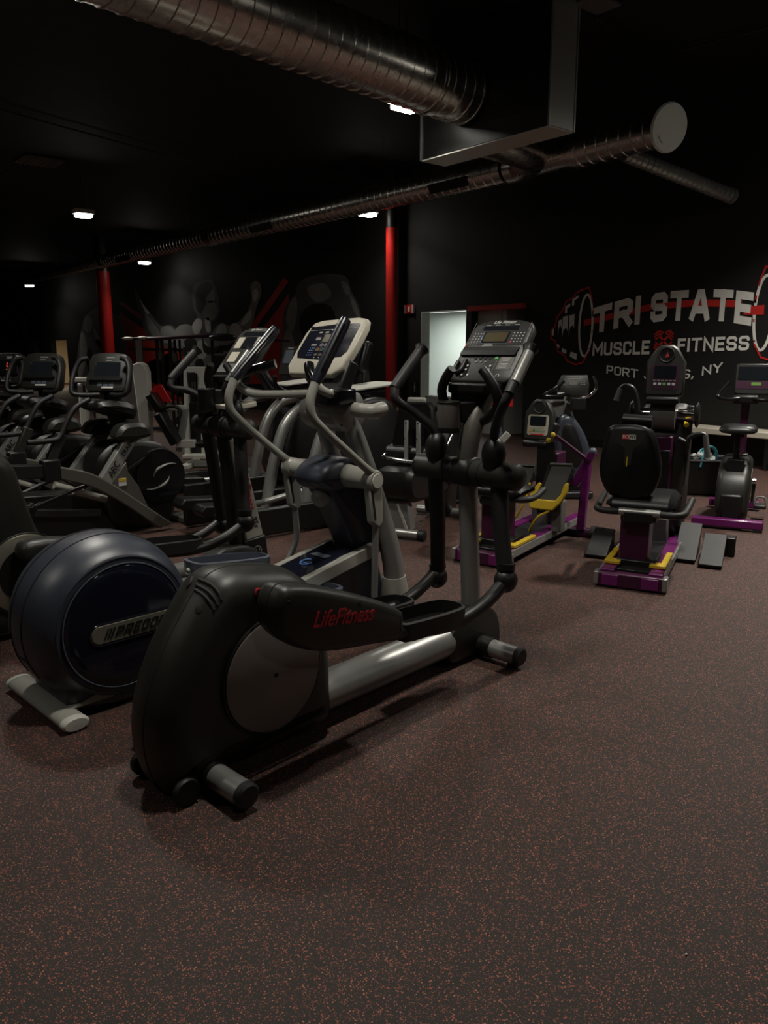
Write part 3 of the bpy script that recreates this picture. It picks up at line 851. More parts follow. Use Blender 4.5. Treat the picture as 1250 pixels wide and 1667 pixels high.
    pedal(-1, 0, 0); pedal(1, .14, -.10)
    # --- base tube, stabilisers, wheels
    base = [[Vector((x, math.cos(R(a)) * .085, .115 + math.sin(R(a)) * .078)) for a in range(0, 360, 15)] for x in (-.30, .66)]
    part('base_tube', MB().faces(base), 'tubes', T)
    for x, half in ((-.79, .31), (.775, .30)):
        S = part('stabiliser', MB().tube([(x, -half, .062), (x, half, .062)], .043, 20, 1), 'tubes', T)
        for s in (-1, 1):
            part('end_cap', MB().lathe([(.0442, -.010), (.0445, .010), (.036, .018), (.001, .019)], (x, s * half, .062), (0, s, 0), 20), 'rubber', S)
            part('foot', MB().lathe([(.028, .0), (.028, .014), (.012, .016), (.012, .03)], (x, s * (half - .035), .0), (0, 0, 1), 16), 'black', S)
            part('sleeve', MB().lathe([(.049, 0), (.049, .07)], (x, s * .08, .062), (0, s, 0), 20), 'black', S)
    for s in (-1, 1):
        part('transport_wheel', MB().lathe([(.0, -.014), (.042, -.014), (.046, -.008), (.046, .008), (.042, .014), (0, .014)], (-.90, s * .135, .050), (0, s, 0), 24), 'rubber', T)
    # --- front housing and post
    fh = [(.55, .03), (.56, .16), (.62, .22), (.70, .25), (.84, .24), (.92, .18), (.95, .08), (.94, .02), (.7, .015)]
    part('front_housing', MB().puff(fh, [(-.085, .03), (-.07, .006), (-.05, 0), (.05, 0), (.07, .006), (.085, .03)], 4), 'shell', T)
    pm = opts['post']
    part('post', MB().tube([(.80, 0, .17), (.775, 0, .5), (.745, 0, .88)], [.048, .046, .045], 20, 3), pm, T)
    neck = part('post_hood', MB().tube([(.745, 0, .86), (.742, 0, 1.0), (.775, 0, 1.11), (.85, 0, 1.23), (.92, 0, 1.33)], [.046, .048, .050, .046, .042], 20, 5), opts['hood'], T)
    part('post_boot', MB().tube([(.81, 0, .16), (.802, 0, .22)], .060, 20, 1), 'black', T)
    # --- cross shaft
    ax, az = .735, opts.get('az', .905)
    up_ = az - .905
    sh = part('pivot_shaft', MB().tube([(ax, -.245, az), (ax, .245, az)], .062, 24, 1), 'shell', T)
    part('shaft_collar', MB().lathe([(.066, -.055), (.071, -.05), (.071, .05), (.066, .055)], (ax, 0, az), (0, 1, 0), 24), 'black', sh)
    for s in (-1, 1):
        part('shaft_end', MB().lathe([(.062, 0), (.060, .05), (.04, .07), (.001, .075)], (ax, s * .235, az), (0, s, 0), 24), 'shell', sh)
        part('shaft_ring', MB().lathe([(.0645, 0), (.0645, .005)], (ax, s * .10, az), (0, s, 0), 24), 'deep', sh)
        part('screw_hole', MB().lathe([(.008, 0), (.008, .003)], (ax - .045, s * .19, az + .043), (-.7, 0, .7), 12), 'deep', sh)
    # --- swing arms
    for s, bx, bz in ((-1, .70, .44), (1, .85, .315)):
        a = part('swing_arm', MB().tube([(ax, s * .185, az - .03), (ax + (bx - ax) * .5, s * .215, (az + bz) / 2), (bx, s * .258, bz + .04)], [.040, .039, .037], 16, 3), 'rubber', T)
        j = part('ball_joint', MB().ell((bx, s * .262, bz), (.058, .052, .058), 20, 12), 'black', T)
        part('joint_collar', MB().lathe([(.043, 0), (.043, .03)], (bx, s * .258, bz + .05), (ax - bx, 0, az - bz), 18), 'black', j)
        sw = (bx - .70) * -.15 if s > 0 else 0
        cv = part('handle_socket', MB().ell((ax - .02, s * .165, 1.0 + up_), (.055, .055, .082), 20, 12), 'black', T)
        hb = [(ax - .02, s * .165, 1.03 + up_), (ax - .03, s * .172, 1.085 + up_ * .8), (.64, s * .235, 1.165 + up_ * .5), (.565, s * .315, 1.235), (.575, s * .335, 1.285)]
        if s > 0: hb[-2] = (.555, s * .285, 1.235); hb[-1] = (.568, s * .300, 1.29)
        tip = Vector((.755, s * (.30 if s > 0 else .31), 1.462))
        hd = part('moving_handle', MB().tube(hb, .0215, 14, 6), 'rubber', T)
        g0 = Vector(hb[-1]); d = (tip - g0).normalized()
        part('grip', MB().tube([g0 - d * .01, g0 + d * .05, tip], [.0235, .026, .026], 16, 1), 'rubber', hd)
        part('grip_flange', MB().lathe([(.027, -.02), (.031, -.006), (.036, .004), (.030, .010), (.001, .011)], tip, d, 18), 'black', hd)
        if s < 0: part('metal_sleeve', MB().tube([g0 + d * .05 + Vector((-.004, -.006, .001)), tip - d * .03 + Vector((-.004, -.006, .001))], .0245, 16, 1), 'silver', hd, label='shiny metal grip sleeve')
    # --- fixed handles
    for s in (-1, 1):
        part('fixed_handle', MB().tube([(.80, s * .02, 1.13), (.775, s * .085, 1.155), (.755, s * .150, 1.21), (.735, s * .155, 1.275), (.725, s * .120, 1.335), (.72, s * .085, 1.375)], [.022, .023, .023, .023, .023, .021], 14, 5), 'black', T)
    # --- cup holder
    cu = part('cup_holder', MB().lathe([(.048, 0), (.052, .012), (.052, .125), (.046, .125), (.044, .02)], (.66, .052, 1.10), (0, 0, 1), 28, True), opts.get('cup', 'grey'), T, label=opts.get('cup_label'))
    part('cup_rim', MB().tube([(.66 + math.cos(R(a)) * .050, .052 + math.sin(R(a)) * .050, 1.226) for a in range(0, 360, 15)], .005, 8, 1, closed=True), 'black', cu)
    part('cup_base', MB().lathe([(.045, -.012), (.054, -.004), (.054, .012)], (.66, .052, 1.10), (0, 0, 1), 28), 'black', cu)
    part('holder_arm', MB().bar((.69, .052, 1.18), (.80, .0, 1.18), .05, .09), 'black', T, .008)
    # --- console
    B0, B1 = Vector((.80, 0, 1.312)), Vector((1.02, 0, 1.592))
    U, V = Vector((0, -1, 0)), (B1 - B0).normalized()
    O = (B0 + B1) / 2; hh = (B1 - B0).length
    wb, wt = .372, .335
    y2 = hh / 2
    face = [(-wb / 2 + .02, -y2), (wb / 2 - .035, -y2), (wb / 2 - .005, -y2 + .03), (wt / 2 + .006, y2 - .05), (wt / 2 - .02, y2 - .012), (wt / 4, y2 + .006), (0, y2 + .010), (-wt / 4, y2 + .006), (-wt / 2 + .02, y2 - .012), (-wt / 2 - .006, y2 - .05), (-wb / 2 + .005, -y2 + .03)]
    K = part('console', MB().slab(face, O, U, V, .05, layers=[(-.004, .010), (.0, .003), (.006, 0), (.03, 0), (.055, .03)]), 'shell', T)
    N = U.cross(V)
    pt = lambda u, v, h=.005: O + U * u + V * v + N * h
    def pan(nm, u0, v0, u1, v1, m, h=.006, r=.006, parent=K, t=.004, lab=None):
        sh_ = rrect(abs(u1 - u0), abs(v1 - v0), r, 3)
        return part(nm, MB().slab(sh_, pt((u0 + u1) / 2, (v0 + v1) / 2, h), U, V, t), m, parent, label=lab)
    def dots(nm, u0, v0, nu, nv, du, dv, m, r=.0042):
        b = MB()
        for i in range(nu):
            for j in range(nv):
                b.lathe([(r, 0), (r, .0015)], pt(u0 + du * i, v0 - dv * j, .0055), N, 8)
        return part(nm, b, m, K)
    if not far:
        pan('inset_panel', -.155, .035, .155, .150, 'black'); pan('message_window', -.105, .118, .095, .143, 'screen', .0075)
        pan('display', -.075, .052, .052, .104, 'lcd', .0085, lab='dim olive display'); pan('display_frame', -.082, .046, .059, .110, 'screen', .0075)
        dots('keypad', -.140, .100, 4, 4, .017, .016, 'whiteink', .0032); dots('keypad', .083, .102, 4, 4, .018, .017, 'whiteink', .0034)
        dots('key_row', -.155, .045, 4, 2, .016, .012, 'greyink', .0028)
        dots('blue_key', -.090, .098, 1, 3, .02, .022, 'blueink', .005); dots('red_key', -.163, .030, 1, 1, 1, 1, 'redink', .006); dots('red_key', .083, .050, 1, 1, 1, 1, 'redink', .006)
        pan('reading_ledge', -.165, -.004, .150, .018, 'deep', .012, .004, t=.012)
        pan('ledge_lip', -.165, -.032, .150, -.006, 'dark', .016, .006, t=.014)
        dots('button_row', -.07, -.045, 4, 1, .028, .02, 'deep', .008); dots('start_button', .050, -.043, 1, 1, 1, 1, 'greenink', .0095)
        dots('button_row', -.055, -.066, 3, 1, .026, .02, 'greyink', .0055)
        dots('arrow_key', -.095, -.088, 1, 2, 1, .022, 'whiteink', .006); dots('arrow_key', .035, -.088, 1, 2, 1, .022, 'whiteink', .006)
        dots('arrow_key', -.105, -.140, 1, 1, 1, 1, 'whiteink', .006); dots('arrow_key', -.070, -.140, 1, 1, 1, 1, 'whiteink', .006)
        pan('instruction_plate', .072, -.108, .150, -.035, 'grey', .0065, .004)
        b = MB()
        for k in range(8): b.slab(rrect(.055 - .012 * (k % 3), .0025, .001, 1), pt(.108, -.045 - .0075 * k, .0085), U, V, .001)
        part('instruction_text', b, 'whiteink', K)
        b = MB()
        for k in range(3): b.slab(rrect(.05 + .01 * k, .003, .001, 1), pt(-.035, .036 - .008 * k, .0085), U, V, .001)
        part('caption_text', b, 'whiteink', K)
        b = MB()
        for k in range(4): b.slab(rrect(.026, .003, .001, 1), pt(-.08 + .053 * k, .148, .0085), U, V, .001)
        part('caption_text', b, 'whiteink', K)
        b = MB()
        b.tube([pt(.10 + .009 * math.cos(R(a)), -.145 + .009 * math.sin(R(a)), .007) for a in range(-40, 230, 27)], .002, 6, 1)
        part('headphone_symbol', b, 'whiteink', K)
        lettering('lettering', 'HR', K, 'greyink', pt(.124, -.145, .006), U, V, .008)
        lettering('lettering', 'Life Fitness', K, 'whiteink', pt(.0, .1655, .006), U, V, .017, .4, .012, .001, .125, label='white script name')
        for (a, b_) in (((-.165, .035), (-.165, .17)), ((.158, .035), (.150, .165)), ((-.12, -.16), (-.10, -.03)), ((.055, -.16), (.06, -.03))):
            part('outline', MB().tube([pt(*a, .0055), pt(*b_, .0055)], .0009, 5, 1), 'greyink', K)
        cv = part('accessory_slot', MB().tube([pt(-.155, -.07, .012), pt(-.155, -.115, .014), pt(-.135, -.135, .016), pt(-.115, -.125, .016), pt(-.115, -.06, .012)], .011, 10, 4), 'black', K)
    else:
        pan('inset_panel', -.15, .05, .15, .15, 'black'); pan('message_window', -.11, .115, .11, .145, 'screen', .0075)
        for u in (-.135, .075):
            kp = pan('key_plate', u, .02, u + .07, .105, 'beige', .0075, lab='pale key plate')
        pan('display', -.055, .02, .06, .105, 'screen', .0075)
        pan('key_plate', -.12, -.085, -.03, -.01, 'beige', .0075); pan('key_plate', .03, -.085, .12, -.01, 'beige', .0075)
        dots('keypad', -.12, .09, 2, 3, .03, .03, 'blackink', .004); dots('keypad', .09, .09, 2, 3, .03, .03, 'blackink', .004); dots('keypad', -.1, -.03, 3, 2, .025, .03, 'blackink', .004)
        pan('lower_panel', -.16, -.165, .16, -.10, 'grey', .008, .01)
        lettering('lettering', 'Life Fitness', K, 'whiteink', pt(0, .163, .006), U, V, .016, .4, .012, .001, .12)
    part('console_shelf', MB().bar((.805, -.14, 1.285), (.805, .14, 1.285), .10, .05, (1, 0, 0)), 'black', T, .012)
    un = part('control_box', MB().box((.835, .06, 1.235), (.10, .17, .085)), 'black', T, .01)
    if not far:
        b = MB()
        for k in range(5): b.box((.784, .12 - .022 * k, 1.245 + .008 * (k % 2)), (.002, .006, .004))
        part('indicator', b, 'greyink', un)
        part('red_badge', MB().box((.80, .03, 1.06), (.006, .022, .018)), 'redink', T)
    return T, dict(K=K, An=An, H=H)

F1 = Frame(1.82, 2.40, 7)
E1, _ = gear(F1, 'black cross trainer in front, pale grey disc and red script on its arm cover',
     dict(disc='disc', disc_label='plain grey round disc', script=True, post='silver', hood='bronze', cup='cupmetal', cup_label='grey cup holder'))
F2 = Frame(1.52, 4.24, 4)
E2, q2 = gear(F2, 'dark cross trainer with pale red-lettered post, behind the round navy machine', dict(far=True, slim=True, disc='nameplate', disc_label='silver ring', inner_disc=True, post='black', hood='black', cup='black', az=1.0))
# pale lettered post cladding of the second machine
cl = part('post_cladding', MB().prism([(.74, .92), (.83, .92), (.975, .28), (.835, .26)], -.052, .052), 'pale', E2, .012, 'pale post cladding')
V_ = Vector((-.075, 0, .58)).normalized()
lettering('lettering', 'LifeFitness', cl, 'redink', (.862, -.0535, .60), (.125, 0, -.58), (.58, 0, .125), .050, .35, .012, .0015, .27, label='red script down the post')
lettering('lettering', '95x', cl, 'blackink', (.912, -.0535, .38), (.125, 0, -.58), (.58, 0, .105), .035, .2, 0, .0015)
bt = part('post_base_cover', MB().prism([(.82, .27), (.985, .285), (1.0, .16), (.99, .05), (.80, .05)], -.06, .06), 'black', E2, .012)
part('round_emblem', MB().tube([(.915 + .03 * math.cos(R(a)), -.062, .19 + .03 * math.sin(R(a))) for a in range(0, 360, 20)], .003, 6, 1, closed=True), 'greyink', bt)
lettering('lettering', 'LF', bt, 'greyink', (.915, -.0615, .19), (1, 0, 0), (0, 0, 1), .028, .3)
tr = part('cup_tray', MB().slab(rrect(.20, .34, .06, 4), (.80, 0, 1.145), (1, 0, .1), (0, 1, 0), .03), 'beige', E2, .006, 'pale tray')
part('tray_well', MB().slab(rrect(.12, .16, .03, 4), (.79, .0, 1.148), (1, 0, .1), (0, 1, 0), .004), 'black', tr)
# ================================================================== navy ball-housed cross trainer
F3 = Frame(1.75, 3.24, 6)
T = thing('elliptical_trainer', 'navy cross trainer with big round rear housing and pale grey arms', 'elliptical trainer', F3)
c0 = Vector((-.685, .03, .352))
prof = [(.270, -.204), (.282, -.206), (.294, -.198), (.322, -.165), (.343, -.115), (.356, -.06), (.361, 0), (.356, .06), (.343, .115), (.322, .165), (.29, .206), (.27, .21), (.001, .212)]
H = part('ball_housing', MB().lathe(prof, c0, (0, 1, 0), 72), 'navy', T, angle=60)
part('seam', MB().tube([c0 + Vector((.3572 * math.cos(R(a)), -.055, .3572 * math.sin(R(a)))) for a in range(20, 215, 6)], .0028, 6, 1), 'deep', H)
part('seam', MB().tube([c0 + Vector((.3575 * math.cos(R(a)), .055, .3575 * math.sin(R(a)))) for a in range(20, 215, 6)], .0028, 6, 1), 'deep', H)
part('seam', MB().tube([c0 + Vector((.3615 * math.cos(R(197)), w, .3615 * math.sin(R(197)))) for w in (-.055, 0, .055)], .0028, 6, 1), 'deep', H)
part('groove', MB().lathe([(.284, -.2075), (.276, -.198), (.268, -.198), (.264, -.206)], c0, (0, 1, 0), 72, False), 'deep', H)
D = part('side_panel', MB().lathe([(.001, -.218), (.21, -.218), (.248, -.215), (.261, -.208), (.264, -.196)], c0, (0, 1, 0), 72), 'navygloss', T, angle=60)
part('panel_rim', MB().tube([c0 + Vector(((.260) * math.cos(R(a)), -.2115, .260 * math.sin(R(a)))) for a in range(0, 360, 6)], .0035, 8, 1, closed=True), 'blue', D)
part('base_skirt', MB().puff([(-.92, .03), (-.90, .16), (-.80, .20), (-.50, .20), (-.34, .16), (-.30, .03)], [(-.15, .03), (-.12, 0), (.18, 0), (.21, .03)], 3), 'navy', T)
a0, a1 = F3.w_(158, 1036, -.19), F3.w_(278, 1004, -.19)
u = (a1 - a0); L = u.length; u.normalize(); v = Vector((-u.z, 0, u.x)); Om = (a0 + a1) / 2; Om.y = -.1885
bh = .083
B = part('nameplate', MB().slab(rrect(L + .05, bh, bh / 2 - .001, 8), Om, u, v, .02, layers=[(-.004, .006), (0, .001), (.01, 0)]), 'nameplate', T, label='silver capsule nameplate')
part('nameplate_rim', MB().tube([Om + u * x + v * z + Vector((0, -.001, 0)) for x, z in rrect(L + .056, bh + .006, bh / 2, 6)], .0035, 6, 1, closed=True), 'navygloss', B)
mb = MB()
block_letters(mb, 'PRECOR', lambda x, y: Om + u * (-.082 + .222 * x + .02 * (y - .5)) + v * (-.021 + .042 * y) + Vector((0, -.0045, 0)), .19, .20, .002, Vector((0, -1, 0)))
for k in range(3):
    x0 = -.128 + .013 * k
    P = [Om + u * (x0 + sx + sl) + v * z + Vector((0, -.0045, 0)) for sx, sl, z in ((0, -.010, -.021), (.006 + .001 * k, -.010, -.021), (.006 + .001 * k, .010, .021), (0, .010, .021))]
    mb.faces([P, [p + Vector((0, -.002, 0)) for p in P]])
part('lettering', mb, 'blackink', B)
part('warning_sticker', MB().box((-.965, -.10, .22), (.004, .045, .05), Matrix.Rotation(R(-28), 3, 'Y')), 'greyink', H)
S = part('stabiliser', MB().tube([(-.95, -.235, .032), (-.95, .31, .032)], .028, 20, 1, 1.0), 'pale', T, label='pale grey flat foot bar')
for vv in S.data.vertices: vv.co.x = -.95 + (vv.co.x + .95) * 1.9
for s, yy in ((-1, -.238), (1, .313)):
    e = part('end_cap', MB().lathe([(.029, -.015), (.029, .012), (.024, .02), (.001, .021)], (-.95, yy, .032), (0, s, 0), 20), 'white', S)
    for vv in e.data.vertices: vv.co.x = -.95 + (vv.co.x + .95) * 1.9
part('foot_spur', MB().prism([(-.95, .05), (-.78, .10), (-.74, .05)], -.16, -.05), 'pale', T, .006)
# ramp
r0, r1 = F3.w_(430, 985, -.13), F3.w_(607, 893, -.13)
rd = (r1 - r0).normalized(); rn = Vector((-rd.z, 0, rd.x))
def rp(t, w, h): return Vector((0, w, 0)) + Vector((r0.x, 0, r0.z)) + rd * t + rn * h
LR = (r1 - r0).length
for s in (-1, 1):
    part('ramp_rail', MB().bar(rp(-.25, s * .135, 0), rp(LR, s * .135, 0), .045, .075), 'pale', T, .008)
pl = part('ramp_plate', MB().bar(rp(-.25, 0, .022), rp(LR, 0, .022), .225, .03), 'navygloss', T, .006)
part('ramp_emblem', MB().tube([rp(LR * .52 + .034 * math.cos(R(a)), .0 + .034 * math.sin(R(a)), .041) for a in range(0, 300, 20)], .005, 8, 1), 'blueink', pl, label='round blue emblem')
part('emblem_bar', MB().bar(rp(LR * .52 - .012, -.02, .041), rp(LR * .52 - .012, .02, .041), .008, .004), 'blueink', pl)
part('plate_recess', MB().bar(rp(LR * .66, -.06, .038), rp(LR * .66, .06, .038), .06, .006), 'blue', pl)
part('ramp_support', MB().prism([(.20, .03), (.25, .26), (.86, .36), (.95, .03)], -.09, .09), 'navy', T, .01)
# column and hood
col = [(.50, .78), (.54, .70), (.60, .60), (.66, .48), (.72, .38), (.90, .34), (.90, .60), (.86, .76), (.78, .82)]
part('column_cover', MB().puff(col, [(-.10, .035), (-.085, .008), (-.06, 0), (.06, 0), (.085, .008), (.10, .035)], 4), 'navy', T)
hood = [(.44, .80), (.47, .865), (.56, .905), (.66, .905), (.76, .86), (.80, .79), (.74, .745), (.60, .735), (.50, .745)]
part('hood', MB().puff(hood, [(-.13, .045), (-.12, .02), (-.09, 0), (.09, 0), (.12, .02), (.13, .045)], 4), 'navy', T)
part('arm_hook', MB().ell((.52, -.02, .70), (.05, .055, .05)), 'pale', T)
# pivot arms
for s in (-1, 1):
    Pv = Vector((.60, s * .30, .818))
    sh = part('pivot_tube', MB().tube([(.62, s * .10, .818), (.61, s * .20, .818), (.60, s * .335, .818)], [.062, .056, .05], 22, 2), 'pale', T)
    part('pivot_cap', MB().lathe([(.052, -.06), (.055, -.05), (.055, .0), (.046, .012), (.001, .015)], (.60, s * .345, .818), (0, s, 0), 24), 'pale', sh)
    part('cap_disc', MB().lathe([(.038, 0), (.036, .005), (.001, .006)], (.60, s * .360, .818), (0, s, 0), 24), 'white', sh)
    br = part('link_bracket', MB().prism([(.555, .80), (.645, .80), (.66, .60), (.625, .57), (.58, .60)], s * .325 - .025, s * .325 + .025), 'pale', T, .010)
    part('bracket_slot', MB().prism([(.565, .77), (.578, .77), (.60, .62), (.590, .62)], s * .325 - .029, s * .325 + .029), 'dark', br)
    zt = .20 if s < 0 else .26
    part('drop_link', MB().tube([(.62, s * .325, .60), (.622, s * .32, .40), (.625 if s < 0 else .53, s * .31, zt)], .018, 12, 3), 'silver', T)
    pts = [(.598, s * .335, .85), (.52, s * .335, .905), (.41, s * .335, .99), (.285, s * .33, 1.09), (.215, s * .325, 1.16), (.205, s * .322, 1.225), (.245, s * .32, 1.32)]
    am = part('moving_handle', MB().tube(pts, [.021, .020, .020, .020, .021, .022, .022], 14, 6), 'pale', T)
    g0 = Vector(pts[-1]); g1 = Vector((.43, s * .318, 1.59)) if s < 0 else Vector((.51, s * .318, 1.565)); d = (g1 - g0).normalized()
    part('grip', MB().tube([g0 - d * .01, g0 + d * .05, g1 - d * .03, g1], [.024, .029, .030, .027], 16, 1), 'gripnavy', am)
    part('grip_strip', MB().tube([g0 + d * .05 + Vector((-.012, -.021, 0)), g1 - d * .02 + Vector((-.012, -.021, 0))], .009, 8, 1), 'chrome', am)
    part('grip_end', MB().lathe([(.027, -.005), (.026, .008), (.001, .014)], g1, d, 16), 'gloss', am)
# legs
for s, b in ((-1, (.93, -.17)), (1, (.86, .19))):
    lg = part('front_leg', MB().tube([(b[0], b[1], .05), (b[0] - .02, b[1], .30), (.78, s * .14, .75), (.70, s * .12, .98), (.62, s * .10, 1.17)], [.062, .058, .05, .047, .045], 18, 4), 'silver', T)
    part('leg_boot', MB().tube([(b[0] + .01, b[1], .0), (b[0], b[1], .10), (b[0] - .01, b[1], .22)], [.085, .082, .066], 18, 3), 'pale', lg, label='pale leg boot')
part('front_foot', MB().box((.95, 0, .03), (.10, .56, .05)), 'pale', T, .02)
part('yoke', MB().puff([(.52, 1.10), (.53, 1.22), (.70, 1.24), (.74, 1.12), (.66, 1.04)], [(-.15, .03), (-.13, 0), (.13, 0), (.15, .03)], 3), 'silver', T)
part('bottle_tray', MB().box((.56, -.09, 1.225), (.13, .20, .085)), 'gloss', T, .01)
part('tray_clip', MB().tube([(.60, -.10, 1.16), (.585, -.13, 1.15), (.56, -.14, 1.08)], .006, 8, 3), 'chrome', T)
part('yoke_cap', MB().tube([(.60, -.20, 1.165), (.62, -.30, 1.16), (.70, -.30, 1.17)], .036, 14, 3), 'pale', T)
# pedals
for s, dx, dz, nm in ((-1, .26, .245, 'near'), (1, .17, .335, 'far')):
    o = [(-.27, -.06), (-.24, -.085), (.14, -.085), (.19, -.05), (.20, 0), (.19, .05), (.14, .085), (-.24, .085), (-.27, .06)]
    yy = s * .24 + .03
    ro = [(p.x, p.y) for p in catmull([Vector((x, w, 0)) for x, w in o], 3, True)]
    ri = inset2(ro, .018)
    LL_ = lambda poly, h: [Vector((dx + x, yy + w, dz + h - .10 * x)) for x, w in poly]
    P = part('pedal', MB().faces([LL_(ro, -.02), LL_(ro, .055), LL_(ri, .058), LL_(ri, .02)]), 'blue', T, label='blue grey pedal tray')
    part('pedal_base', MB().faces([LL_(ri, -.075), LL_(ri, -.018)]), 'black', P)
    part('pedal_arm', MB().bar((dx - .55, yy, dz - .02), (dx - .10, yy, dz - .05), .06, .07), 'grey', T, .006)
    part('arm_knob', MB().ell((dx - .30, yy - .03, dz + .045), (.018, .018, .018)), 'chrome', T)
# console
tl, tr_, bl, br_ = F3.l_(505, 516, .82), F3.l_(597, 508, .82), F3.l_(468, 600, .66), F3.l_(560, 606, .66)
Oc = (tl + tr_ + bl + br_) / 4
Uc = ((tr_ - tl) + (br_ - bl)).normalized(); Uc = Vector((Uc.x * .0, Uc.y, 0)).normalized()
Vc = Vector((.225, 0, .30)).normalized()
W_ = abs((tr_ - tl).y + (br_ - bl).y) / 2; H_ = .375
Oc = Vector((.74, Oc.y, 1.482))
fo = [(-W_ / 2 + .04, -H_ / 2), (W_ / 2 - .07, -H_ / 2), (W_ / 2 - .012, -H_ / 2 + .05), (W_ / 2 + .002, 0), (W_ / 2, H_ / 2 - .06), (W_ / 2 - .02, H_ / 2 - .012), (W_ / 2 - .09, H_ / 2), (-W_ / 2 + .09, H_ / 2 - .012), (-W_ / 2 + .03, H_ / 2 - .03), (-W_ / 2, H_ / 2 - .10), (-W_ / 2 - .002, 0), (-W_ / 2, -H_ / 2 + .05)]
K = part('console', MB().slab(fo, Oc, Uc, Vc, .06, layers=[(-.004, .012), (0, .004), (.006, 0), (.035, 0), (.06, .03)]), 'beige', T, label='warm white console')
Nc = Uc.cross(Vc)
pt = lambda a, b, h=.006: Oc + Uc * a + Vc * b + Nc * h
fi = [(-W_ / 2 + .035, .13), (-W_ / 2 + .028, -.05), (-W_ / 2 + .05, -.085), (0, -.095), (W_ / 2 - .06, -.075), (W_ / 2 - .035, -.04), (W_ / 2 - .04, .135), (W_ / 2 - .06, .142), (0, .14), (-W_ / 2 + .06, .125)]
part('face_panel', MB().slab(fi, pt(0, 0), Uc, Vc, .004), 'navygloss', K)
part('face_outline', MB().tube([pt(-W_ / 2 + .038, .098, .0072), pt(W_ / 2 - .045, .108, .0072)], .0016, 6, 1), 'white', K)
def cp(nm, a, b, w, h, m, z=.0075, r=.004): return part(nm, MB().slab(rrect(w, h, min(r, h / 2.1, w / 2.1), 3), pt(a, b, z), Uc, Vc, .003), m, K)
cp('display', -.005, .045, .072, .048, 'lcd', .0095); cp('display_frame', -.005, .045, .10, .066, 'gloss', .0085)
for a in (-.09, -.04, .02): cp('top_key', a, .085, .03, .011, 'grey')
cp('side_badge', -.085, .042, .04, .02, 'grey'); cp('side_key', -.095, .0, .045, .012, 'grey')
lettering('lettering', 'PRECOR', K, 'whiteink', pt(.01, .099, .0075), Uc, Vc, .008, .1, .01)
b = MB()
for i in range(3):
    for j in range(4): b.lathe([(.0035, 0), (.0035, .0015)], pt(-.11 + .016 * i, -.022 - .015 * j, .0065), Nc, 8)
part('keypad', b, 'blueink', K)
for a, bb, m in ((-.048, -.03, 'orangeink'), (.012, -.03, 'tealink'), (-.03, .0, 'whiteink'), (.004, .0, 'whiteink'), (-.018, -.03, 'greyink')):
    part('round_key', MB().tube([pt(a + x, bb + y, .0075) for x, y in rrect(.022, .017, .006, 3)], .0012, 6, 1, closed=True), m, K)
    part('key_mark', MB().slab(rrect(.008, .005, .001, 1), pt(a, bb, .0075), Uc, Vc, .001), m, K)
for a in (-.04, -.002):
    cp('arrow_window', a, -.065, .026, .014, 'lcd', .0085); part('arrow_mark', MB().slab([(-.004, -.004), (.004, -.004), (0, .005)], pt(a, -.082, .0075), Uc, Vc, .001), 'whiteink', K)
# fixed bar with ribbed grips
hb = part('fixed_bar', MB().tube([(.34, .40, 1.26), (.36, .34, 1.235), (.45, .24, 1.23), (.54, .10, 1.235), (.56, -.04, 1.235), (.50, -.14, 1.24), (.43, -.14, 1.27), (.41, -.10, 1.325)], .021, 14, 6), 'pale', T)
part('bar_bend', MB().tube([(.34, .40, 1.26), (.33, .425, 1.30), (.36, .41, 1.345)], .021, 14, 5), 'pale', hb)
part('ribbed_grip', MB().tube([(.355, .415, 1.34), (.42, .33, 1.37), (.47, .27, 1.39)], .0265, 14, 3), 'gloss', hb)
part('ribbed_grip', MB().tube([(.415, -.105, 1.315), (.42, -.07, 1.355), (.44, -.04, 1.385)], .0265, 14, 3), 'gloss', hb)
part('console_neck', MB().bar((.64, .02, 1.20), (.74, .02, 1.40), .16, .08), 'black', T, .015)
